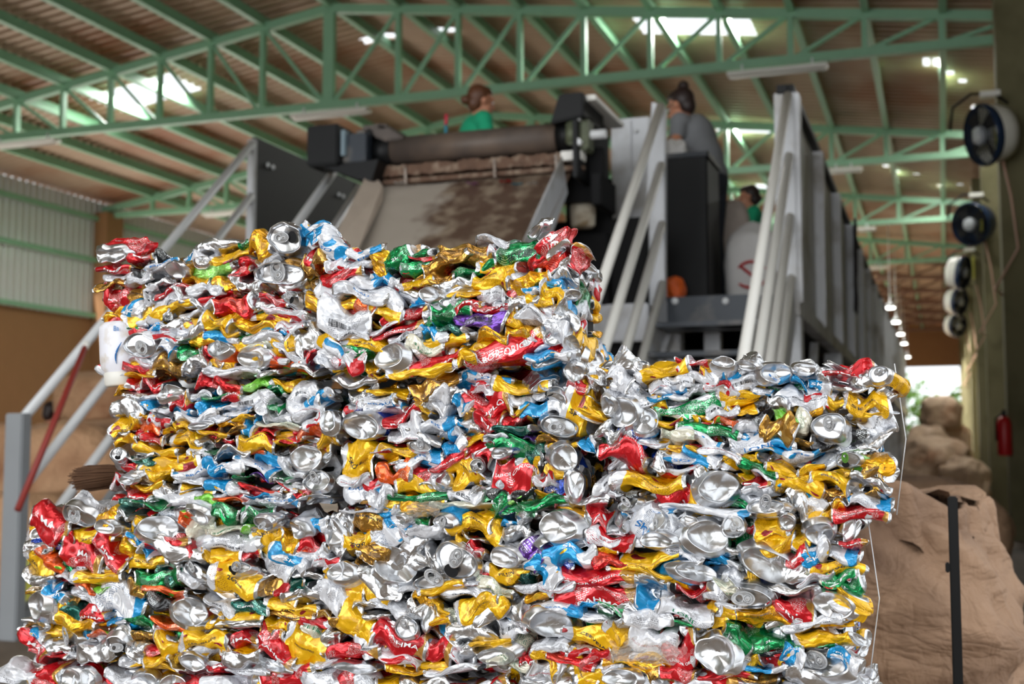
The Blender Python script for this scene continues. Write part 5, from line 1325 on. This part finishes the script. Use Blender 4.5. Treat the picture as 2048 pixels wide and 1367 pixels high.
heroes('MR', 1180, 700, .3027, """
270 100 260 140 -30 LS ; 200 180 200 110 -30 LQ ; 340 110 110 80 60 TS ; 480 140 340 100 12 LY ; 600 110 130 60 20 LM ; 700 90 220 60 -10 LR ; 790 130 200 90 -8 LY PILSEN|k|7 ; 890 80 180 80 0 BQ
950 150 180 80 14 LB ; 1040 110 160 80 -10 BS ; 1230 150 250 150 0 BW ; 1180 180 280 90 -5 LW EIS|b|18 ; 830 170 160 70 0 LW ; 1430 130 170 90 -14 BQ ; 1540 150 150 70 -20 LS ; 1620 120 60 110 70 LS
1690 165 260 60 5 LR ; 1900 150 170 110 -10 TY ; 1950 200 110 110 -40 LK ml|w|14 ; 250 230 200 70 -30 LQ ; 590 190 200 90 -6 LQ ; 480 240 200 90 3 LQ ; 700 190 200 90 10 LQ ; 1030 210 280 70 6 LQ
1400 210 200 80 -20 LB ; 1500 240 180 90 -10 LB ; 1700 220 320 90 14 LS ; 1840 200 240 90 -14 LS ; 290 290 240 110 -30 LQ ; 500 280 260 60 0 LW ; 490 320 260 50 0 LB ; 690 270 160 80 10 LQ ; 870 260 200 80 -20 LM
960 290 260 70 -6 LY ; 1130 270 200 60 -10 LW ; 1010 320 360 80 8 LY 269ml|k|8 ; 640 370 420 130 8 Lg AR|w|20 ; 1420 330 300 120 -4 LQ ; 1500 320 260 100 -8 LM ; 1810 345 260 130 -4 LY SKOL|k|11 ; 1640 350 220 90 0 LY
1920 310 120 150 -50 LS ; 1240 350 200 80 -10 LS ; 200 410 260 230 -10 BQ ; 420 370 110 100 20 LY ; 360 460 180 220 -30 TB ; 270 580 200 130 -12 LN Beba_Gelada|w|8 ; 860 400 200 100 6 LQ BES|k|16
1000 390 160 60 0 LY ; 580 480 280 80 0 LY ; 800 440 260 90 8 LY DESCE|k|8 ; 900 470 160 80 -10 LO ; 980 510 240 80 -8 LQ ; 800 530 380 90 -4 LG ; 860 500 250 50 -8 LR ; 1130 430 160 120 20 LK ; 1240 530 200 150 -20 LD
1270 440 220 90 -38 LI ; 1370 500 200 100 40 LC ; 1580 500 260 190 -10 TQ ; 1630 590 320 120 0 LK ; 1840 430 300 60 2 LY ; 1440 420 180 60 12 Ly ; 1900 500 200 120 30 LQ ; 1880 590 240 90 24 LS ; 130 550 140 120 -30 LS
560 570 220 80 -4 LC ; 740 600 280 80 -20 LW ; 440 610 200 70 -8 LQ ; 1110 610 420 110 -6 LW LONI|b|16 ; 1020 590 180 90 14 LB ; 1260 620 160 60 0 LW ; 1390 620 200 70 8 LD ; 220 700 340 150 -14 LR SABOR_ORIGINAL|w|8
640 660 260 50 -2 LY ; 520 650 200 50 -30 LY ; 600 710 330 90 -8 LW SO|b|18 ; 460 720 170 90 50 LS ; 740 690 260 80 -14 LB ; 880 680 240 60 -14 LQ ; 1220 670 260 60 -3 LB ; 1040 720 200 80 0 LY ; 1400 700 260 70 8 LW
1690 720 170 120 14 TI ; 1840 740 260 110 8 Ly ; 1900 790 170 110 -10 LD ; 1100 780 220 80 -4 LG ; 940 720 110 110 60 LY ; 1250 790 260 80 -8 LY ; 1450 800 180 70 14 LY ; 600 800 300 70 10 LM ; 780 780 90 60 0 LY
400 880 430 110 0 LY ; 120 890 160 110 -10 LQ ; 860 900 340 230 14 BY ; 700 850 120 100 40 LS ; 560 970 220 130 -12 LR ; 1340 890 340 110 -4 LY 269ml|k|7 ; 1580 850 320 100 -14 LY PILSEN|k|8 ; 1100 870 120 50 0 LR
1180 830 160 70 -14 LW ; 1860 880 260 70 -20 LS ; 1120 930 200 80 -4 LQ ; 1440 960 180 90 -40 LB ; 1600 950 200 80 -8 LD ; 1790 960 280 60 -10 LD ; 1830 1000 300 70 -8 LW ; 160 960 240 80 -20 LQ ; 250 1010 200 80 8 TS
420 1030 300 60 -6 LW ; 1160 1020 300 120 0 TS ; 1400 1020 260 130 -38 LS ; 1780 1080 330 120 -3 LR SABOR_ORIGINAL|w|9 ; 1580 1080 200 90 30 Ly ; 760 1060 520 60 -2 LW ; 1030 1090 480 60 -4 LQ DESCE_REDONDO|k|8 ; 250 960 200 50 10 LK""")
heroes('BL', 0, 990, .2757, """
350 210 260 190 -12 LR ; 430 300 160 90 -20 Lr ; 570 160 270 190 -14 TQ ; 800 140 170 110 30 Ly ; 780 220 180 120 0 BS ; 630 290 320 110 -8 LY 269ml|k|9 ; 900 160 100 70 0 LS ; 940 250 130 150 60 LY
1140 230 310 220 6 BS ; 1020 200 110 100 30 LY ; 1440 150 200 150 -30 BW ; 1340 190 120 90 50 LO ; 1620 140 200 120 -10 LG ; 1830 150 220 100 8 Lg 2L|w|12 ; 1430 240 170 140 -10 LC ; 1620 330 480 130 4 LQ
1600 250 230 70 3 LC #g10 ; 1780 250 120 60 0 LI ; 1930 210 160 130 10 TS ; 280 350 220 80 -8 LN ; 470 360 300 50 -4 LT ; 230 380 160 70 -10 LS ; 590 440 300 200 -14 LR MA|w|14 ; 780 400 260 120 -40 LR HM|w|16
990 340 140 80 -40 LB ; 1180 350 340 80 8 LR ; 910 390 150 90 -60 Ly ; 1050 400 140 60 -35 LB ; 1280 400 380 110 -14 LS ; 1560 430 340 90 -4 LY ; 1360 390 180 70 -40 LR ; 230 500 200 170 -40 LY 269ml|k|9
350 480 200 90 -35 LO ; 440 480 140 60 -60 LG ; 860 480 200 60 14 LQ ; 1020 490 280 90 4 LY ; 1550 510 220 90 -35 LY ; 1770 440 160 70 10 LR ; 600 530 160 60 4 LQ #k12 ; 820 540 190 60 4 LY ; 1200 520 300 100 -10 LS
1400 530 200 100 -30 TS ; 1730 520 220 110 0 TS ; 250 600 220 90 -20 LS ; 700 600 380 80 3 LY CERVEJA|k|6 ; 490 580 170 50 4 LQ ; 950 590 160 90 10 LK ; 1130 610 310 140 10 LG ; 1190 590 180 100 0 LT ; 1380 620 170 90 -10 LQ
1700 630 340 190 -10 LY 269ml|k|10 ; 1560 680 280 70 -20 LY ; 330 650 140 90 -20 LW ; 400 740 190 80 -24 LB ; 560 650 200 70 -24 LS ; 590 670 150 60 -20 LO ; 720 670 110 60 10 LI ; 1160 700 300 80 -6 LO
260 800 250 240 -10 BQ ; 480 800 190 120 -30 LT ; 400 840 110 110 50 Ly ; 850 780 330 240 -14 LW LONI|w|22 ; 610 750 200 90 -20 LQ ; 540 750 130 60 0 LD ; 640 850 220 110 -8 LR ; 1180 800 200 110 -30 LK ; 960 680 110 90 -40 LD
1380 840 260 240 -8 BQ ; 1560 800 240 80 -20 LQ ; 1760 820 250 90 6 LT Cerveja|w|9 ; 1700 870 320 80 -8 LY ; 1550 920 160 70 20 LY ; 560 940 260 90 -8 Ly BES|k|6 ; 750 960 300 50 -3 Ly ; 990 940 220 80 0 LG ; 820 920 120 50 0 LB
1220 950 250 70 -14 LO ; 270 930 200 60 0 LS ; 240 960 180 40 0 LD ; 1700 930 340 60 4 LS ; 1480 960 220 50 0 LS ; 240 1010 160 70 -6 LB ; 460 1040 260 130 0 TS ; 620 1010 100 70 0 LB ; 720 1010 150 50 0 LO
240 1100 200 110 -40 LR ; 340 1110 280 90 0 LS ; 330 1150 300 50 -4 LR BES|w|8 ; 670 1120 280 150 4 LS ; 880 1100 200 180 -30 TS ; 1160 1050 220 100 -30 LQ CERVEJA|r|6 ; 1480 1060 340 130 0 LY CERVEJA_LEVE|k|7 ; 1030 1040 160 80 10 LD
1230 1100 260 110 -20 LY ; 1010 1130 100 140 60 LS ; 1380 1120 180 80 -20 LY DUPLO|k|9 ; 1730 1060 200 90 10 LR ; 1710 1140 290 60 0 LY ; 1130 1190 220 90 14 LY ; 1290 1190 180 90 30 LY ; 940 1230 220 80 -8 LQ ; 1100 1250 360 50 -4 LY
1430 1210 200 130 -20 BS ; 1600 1220 150 90 50 LR ; 1740 1190 300 110 0 LS ; 1700 1290 400 70 -1 LQ CERVEJA_LEVE_SEM|k|6 ; 1290 1260 180 60 -20 LS""")
heroes('BC', 500, 1000, .2832, """
120 150 190 110 0 TS ; 110 240 170 150 10 LY SKOL|k|10 ; 320 210 180 140 -20 BQ ; 230 290 200 150 -30 Ly ; 440 180 200 120 10 LB ; 560 210 150 250 40 BS ; 640 170 150 130 0 LS ; 820 150 240 130 -4 LD PURO_MALTE|k|8
1000 160 170 130 40 LB ; 1080 130 120 90 0 BS ; 750 80 180 60 3 LQ ; 960 75 160 60 0 LB ; 1180 160 120 80 0 LG ; 1380 160 190 100 -4 TB ; 1550 160 320 130 4 LY CERVEJA|k|8 ; 1660 190 260 120 -30 LY
1260 220 240 90 4 LQ ; 1860 180 180 70 -4 LB ; 1920 150 110 90 0 TS ; 1860 240 220 110 -8 LS ; 1000 240 280 150 20 LW ; 820 230 160 110 -30 LB ; 1110 210 140 110 20 LQ ; 740 300 260 110 4 LY ; 400 350 240 110 0 LR
300 330 200 60 -30 LO ; 400 400 280 90 14 LQ ; 500 440 170 110 -8 LM ; 280 420 280 130 -38 LB ; 180 440 260 190 -30 LQ ; 120 380 150 80 0 LC ; 620 350 120 100 -30 LS ; 770 370 120 90 10 LS ; 880 380 110 170 60 LD
790 460 200 100 -10 LD ; 640 500 230 170 0 BQ ; 1025 455 350 290 -10 BY ; 900 580 300 130 -30 LS ; 1160 380 130 200 -60 LS ; 1480 420 330 250 -28 TS ; 1280 380 130 110 0 LS ; 1800 400 300 180 -4 BQ ; 1590 350 160 80 -40 LR
1470 290 120 80 -30 LY ; 1570 270 190 60 -20 LS ; 1290 460 190 100 -14 LS ; 1800 510 280 150 14 LY PILSEN|k|7 ; 1330 560 340 110 10 TS ; 1920 560 120 150 20 LT ; 1520 570 250 60 3 LQ DESCE_REDONDO|r|7 ; 560 520 160 60 -40 LY
380 540 220 70 -6 LS ; 200 540 260 70 0 LS ; 330 590 180 80 -10 LT ; 250 620 180 60 10 LR ; 170 660 240 130 -20 LD ; 330 670 240 110 0 LS ; 640 660 320 190 -8 LY ; 860 650 240 110 -40 LY ; 560 670 200 170 -20 LQ
1070 640 260 60 14 LQ ; 1340 620 340 70 14 LY ; 1500 660 380 90 3 LQ ; 1720 640 260 100 -20 LC ; 1600 760 330 140 14 LY ; 1700 720 200 130 -40 LY ; 950 740 260 90 -20 LQ ; 1230 730 160 90 -30 Ly ; 1310 760 140 80 -50 LY ; 1180 810 170 150 -30 LS
640 760 200 90 -6 LS ; 780 740 180 70 -6 LS ; 260 750 360 80 -8 LY ; 250 810 300 70 -4 LD ; 160 880 220 90 -8 LY ; 430 860 260 80 8 LM ; 560 850 200 90 -20 LD CERVEJA|w|7 ; 1770 800 340 150 14 LS ; 1320 870 190 70 4 LY
1380 820 240 90 -10 LC ; 760 890 280 200 -24 LY ; 900 830 160 60 0 LS ; 980 870 200 80 0 LS ; 1110 880 180 170 -10 TS ; 1550 950 300 160 0 LS ; 1830 900 220 150 14 LQ ; 1940 830 110 200 70 LB ; 1680 1020 300 60 10 LY
370 1030 300 250 -22 LY ; 440 960 180 90 -24 LC #g14 ; 120 970 180 110 -20 LR ; 110 930 140 70 -20 Ly ; 170 1060 260 130 -20 LR ; 150 1150 280 90 -14 BR ; 560 960 130 120 -50 LS ; 560 1070 170 90 -30 LD ; 720 1080 360 110 10 LR
690 1060 320 60 14 LD CERVEJA|w|7 ; 1060 1030 360 150 -14 LR RAHMA|w|16 ; 900 1010 120 110 -20 LR ; 980 1100 200 80 -4 LQ ; 800 1060 120 140 -50 LQ ; 1320 1060 200 160 -10 LR ; 1400 1040 120 160 50 LM ; 1500 1080 170 120 30 LS
1730 1110 380 160 14 BC ; 1800 1160 350 90 8 LC ; 1930 1110 120 90 10 LR ; 1080 1130 260 80 -20 LM ; 1200 1180 320 90 -4 LY ; 1080 1200 320 70 -10 Ly ; 1440 1200 330 70 4 LQ ; 760 1180 340 90 -2 BR ; 550 1150 200 60 10 LQ ; 300 1160 280 60 -8 LQ""")
heroes('BR', 1040, 1000, .3613, """
200 140 260 190 -4 BQ ; 420 110 140 110 0 LR ; 470 180 240 90 3 LQ ; 500 230 220 90 -14 LM SABOR|r|10 ; 680 130 170 170 -30 LW SK|b|16 ; 750 110 110 130 -40 TS ; 560 90 90 60 0 LB ; 590 150 80 60 20 TS ; 870 120 150 100 30 LQ
940 110 130 70 0 BS ; 890 160 130 90 0 LB ; 1050 200 260 210 -6 BS ; 1190 150 130 140 0 TS ; 1400 150 220 90 -4 LY PILSEN|k|7 ; 1480 120 90 110 0 BK ; 1390 220 240 120 -14 LY ; 1290 170 90 70 0 LR ; 1660 190 190 170 -8 BY
1580 180 160 90 50 LY ; 760 220 230 100 0 BQ ; 820 270 360 90 -14 LQ 269ml|k|8 ; 240 250 320 90 -2 BW ; 270 310 260 110 4 LB ; 90 300 130 160 -40 LP ; 180 330 150 70 -40 LN ; 450 290 130 50 0 LY ; 500 330 220 90 -14 Lr
690 330 300 70 8 LY PURO_MALTE|k|7 ; 1100 340 240 60 -14 LB ; 1550 290 150 90 30 LR ; 1620 310 150 100 20 LB ; 1740 300 260 80 -3 LW ; 1840 250 110 60 0 LR ; 1380 370 380 220 -28 BG ; 1500 360 200 130 -24 LS ; 1170 290 220 60 3 LS
990 390 300 130 -6 BB ; 640 400 380 60 -3 LY ; 140 410 170 130 -40 LB ; 420 420 400 90 -6 LR SABOR_ORIGINAL|w|11 ; 1730 380 300 80 -6 LY ; 1760 430 220 70 10 Lg ; 1620 410 120 60 -10 LC ; 100 500 200 60 -4 LQ ; 190 480 180 60 0 LQ
420 530 420 120 2 LR RAHMA|w|16 ; 700 470 260 80 -8 LS ; 860 470 200 50 -6 LY ; 960 500 220 60 3 LR ; 1080 490 200 120 20 LQ ; 1160 480 90 120 50 LC ; 1180 420 120 70 -20 LQ ; 1780 480 220 110 14 LG ; 1260 540 300 110 -6 TS
1480 490 300 60 -4 LS ; 1650 440 200 60 20 LQ ; 730 570 240 110 -14 LB ; 900 610 280 90 -10 LQ LONI|g|12 ; 100 540 140 50 0 Ly ; 190 600 260 60 -2 LW BRAU|b|10 ; 380 590 160 50 -4 LB ; 480 600 180 50 0 Lg ; 620 620 220 70 -10 LS
1490 610 260 110 -8 LR ORIG|w|14 ; 1720 580 280 170 -12 BY ; 1830 560 100 160 60 LY ; 1240 600 240 60 4 LQ ; 1020 670 200 110 20 LY 269ml|k|9 ; 1200 640 260 90 -20 LY ; 1330 660 280 90 -4 Ly ; 170 690 280 190 -10 BO ; 460 670 260 80 -4 LQ DESCE_REDONDO|k|8
700 650 240 90 3 LQ ; 820 690 260 40 0 LG ; 900 660 160 50 0 LR ; 1500 710 240 80 8 LS ; 1620 690 300 60 14 LQ ; 1750 690 200 50 10 LY ; 400 770 320 100 -14 LY CERVEJA|k|10 ; 540 760 130 90 -30 LY ; 160 810 200 60 -4 LQ
700 780 240 170 -18 LQ ; 900 830 180 160 20 LR ; 1380 790 320 110 -4 LG ; 1180 750 160 80 -30 LG ; 1680 780 340 80 6 LY ; 1620 820 260 50 -3 LG ; 1080 850 290 230 -14 BQ ; 1200 780 130 60 -30 LS ; 300 840 240 70 -10 LM
270 880 280 60 -8 Lr ; 150 890 180 100 -30 LY ; 420 880 150 80 20 LR ; 1340 830 240 50 -4 LR ; 1360 860 150 50 4 LK ; 1650 890 380 170 -20 TS ; 1800 890 170 90 -14 LB ; 1500 870 130 100 -20 LB ; 1260 900 160 90 14 LY
620 900 330 70 -4 Ly ; 470 940 220 60 4 LQ ; 130 950 200 110 -20 LQ ; 340 950 200 100 -35 LY ; 560 980 240 120 0 BQ ; 880 960 220 80 -8 LR ; 760 980 150 80 10 LD ; 1150 980 300 50 2 LR SABOR|w|7 ; 1300 990 240 50 0 LD
1350 940 240 60 -3 LB ; 1640 990 340 110 -4 LS ; 1160 1010 320 50 0 LQ""")
MIX = 'YYYWWWQQRRBBSSGyDrM'
for k_ in ('TL', 'TR', 'ML', 'MC', 'MR', 'BL', 'BC', 'BR'):
    print(k_, BALES[k_]['n'])
# fourth row, only its top edge in view, and a fifth row on a pallet below the frame
bale('FL', 'crushed can bale cut by the bottom edge of the picture at the left', xx(30), xx(500), .52, zz(1348, 260), D0 - .02, .3)
bale('FC', 'crushed can bale cut by the bottom edge of the picture at the middle', xx(512), xx(1050), .52, zz(1358, 780), D0 - .01, .3)
bale('FR', 'crushed can bale cut by the bottom edge of the picture at the right', xx(1066), xx(1720), .52, zz(1362, 1400), D0 - .01, .3)
for k_, n in (('FL', 9), ('FC', 10), ('FR', 10)):
    B = BALES[k_]; R = random.Random(n + sum(map(ord, k_)))
    for row in range(3):
        for i in range(n):
            x = B['x0'] + (B['x1'] - B['x0']) * (i + R.uniform(.2, .8)) / n
            k = R.random(); kind = 'B' if k < .15 else 'L'
            w_, h_ = (R.uniform(.07, .1), R.uniform(.025, .035)) if kind == 'L' else (.055, .045)
            add_can(B, x, B['z1'] - .012 - row * .026, w_, h_, R.uniform(-14, 14), kind, ('RRYQYS' if k_ == 'FL' else 'SYQRSQ')[R.randrange(6)], R.uniform(-.004, .01))
side('TR', 'YYyyDDRBGWyYSY', 42)
side('BR', MIX + 'SSD', 34)
side('MR', MIX, 8)
for k_ in BALES:
    if k_[0] != 'F': gapfill(k_, MIX, 112)
    filler(k_)
# white plastic bottle pressed into the lower corner of the top left bale
B = BALES['TL']; base = Vector(B['t'].location)
pb = atY(222, 700, D0) - base + Vector((0, .012, 0))
Rb = Matrix.Translation(pb) @ Matrix.Rotation(math.radians(-4), 4, 'Y') @ Matrix.Diagonal((1.0, .55, 1, 1))
mb = MB(); mb.lathe([(0, .046), (.02, .046), (.027, .04), (.0285, .03), (.0285, -.012), (.027, -.026), (.022, -.032), (.0215, -.034)], 32, Rb)
for v in mb.bm.verts: v.co += Vector((.002 * noise.noise(v.co * 60), 0, 0))
bot = mb.build('plastic_bottle', simple('white_plastic', sr(232, 232, 240), .35, 0, .02, 5, 0, dirt=sr(206, 196, 184), dscale=40), B['t']); bot['label'] = 'white plastic bottle with a blue swoosh, cap down'
MB().lathe([(.0215, -.034), (.0225, -.036), (.021, -.053), (.018, -.056), (0, -.056)], 32, Rb).build('cap', M['white'], bot)
mb = MB(); mb.tube([pb + Vector((.022 - .010 * math.sin(t * 2.2), -.0155 - .001 * math.sin(t * 3), .012 - .034 * t)) for t in np.linspace(0, 1, 12)], [.0004 + .0012 * math.sin(PI * t) for t in np.linspace(0, 1, 12)], 6)
mb.build('swoosh', INKM['b'], bot)
V_, F_, e_ = font_tris('Ba'); me = bpy.data.meshes.new('lettering'); me.from_pydata([(pb.x + .012 + v[0] * .011, pb.y - .0165, pb.z + .034 + v[1] * .011) for v in V_], [], F_); me.materials.append(INKM['b'])
q = bpy.data.objects.new('lettering', me); COL.objects.link(q); q.parent = bot
# scraps of clear film caught between the rows
film, nt, bs = new_mat('crumpled_clear_film'); bs.inputs['Base Color'].default_value = (.8, .76, .72, 1); bs.inputs['Transmission Weight'].default_value = .6; bs.inputs['Roughness'].default_value = .25; bs.inputs['Alpha'].default_value = .55
for key, px, py, wpx, hpx, lab in (('MC', 850, 1018, 75, 34, 'crumpled clear plastic film'), ('BR', 1290, 1305, 130, 55, 'crumpled brownish clear film')):
    B = BALES[key]; p = atY(px, py, D0 - .012) - Vector(B['t'].location); k = .00068; sd = px
    mb = MB(); mb.grid(lambda u, v: (p.x + (u - .5) * wpx * k * (1 + .3 * noise.noise(Vector((u * 4, v * 4, sd)))), p.y - .008 + .018 * abs(noise.noise(Vector((u * 7, v * 7, sd)))) + .03 * (2 * v - 1) ** 4 , p.z + (v - .5) * hpx * k * (1 + .5 * noise.noise(Vector((u * 5, v * 3, sd + 4))))), 22, 14, False)
    mb.build('plastic_film', film, B['t'], lab)
# thin steel strap wires
for key, px in (('BR', 1752), ('MR', 1781)):
    B = BALES[key]; b0 = Vector(B['t'].location); x = B['x1'] + .008
    MB().tube([Vector((x - .006, B['D'] + .06, B['z0'] + .0)) - b0, Vector((x + .008, B['D'] + .05, (B['z0'] + B['z1']) / 2)) - b0, Vector((x - .004, B['D'] + .06, B['z1'])) - b0], .0008, 5).build('strap_wire', M['steel'], B['t'])
# supports below the picture
for a, b_, lab in ((xx(30), xx(500), 'left'), (xx(512), xx(1050), 'middle'), (xx(1066), xx(1720), 'right')):
    k_ = 'G' + lab[0]; bale(k_, '%s bale of crushed cans in the lowest row, resting on the pallet' % lab, a, b_, .3, .515, D0 - .01, .3)
    BALES[k_]['meshes'] = BALES['FL']['meshes']; filler(k_)
t = wthing('wooden_pallet', 'double wooden pallet carrying the stack of can bales', 'pallet', (-.75, D0 + .15, 0))
xa, xb = xx(0) - .03, xx(1780) + .03
for z in (0, .15):
    for yy in (D0 - .03, D0 + .12, D0 + .27): MB(.003).box2((xa, yy, z), (xb, yy + .08, z + .022)).build('bottom_board', M['wood'], t)
    for x in (xa, (xa + xb) / 2 - .045, xb - .09): MB(.003).box2((x, D0 - .03, z + .022), (x + .09, D0 + .35, z + .125)).build('bearer', M['wood'], t)
    x = xa
    while x < xb - .1: MB(.003).box2((x, D0 - .03, z + .125), (x + .1, D0 + .35, z + .148)).build('deck_board', M['wood'], t); x += .13
for o in list(bpy.data.objects):
    if '_world' in o: del o['_world']
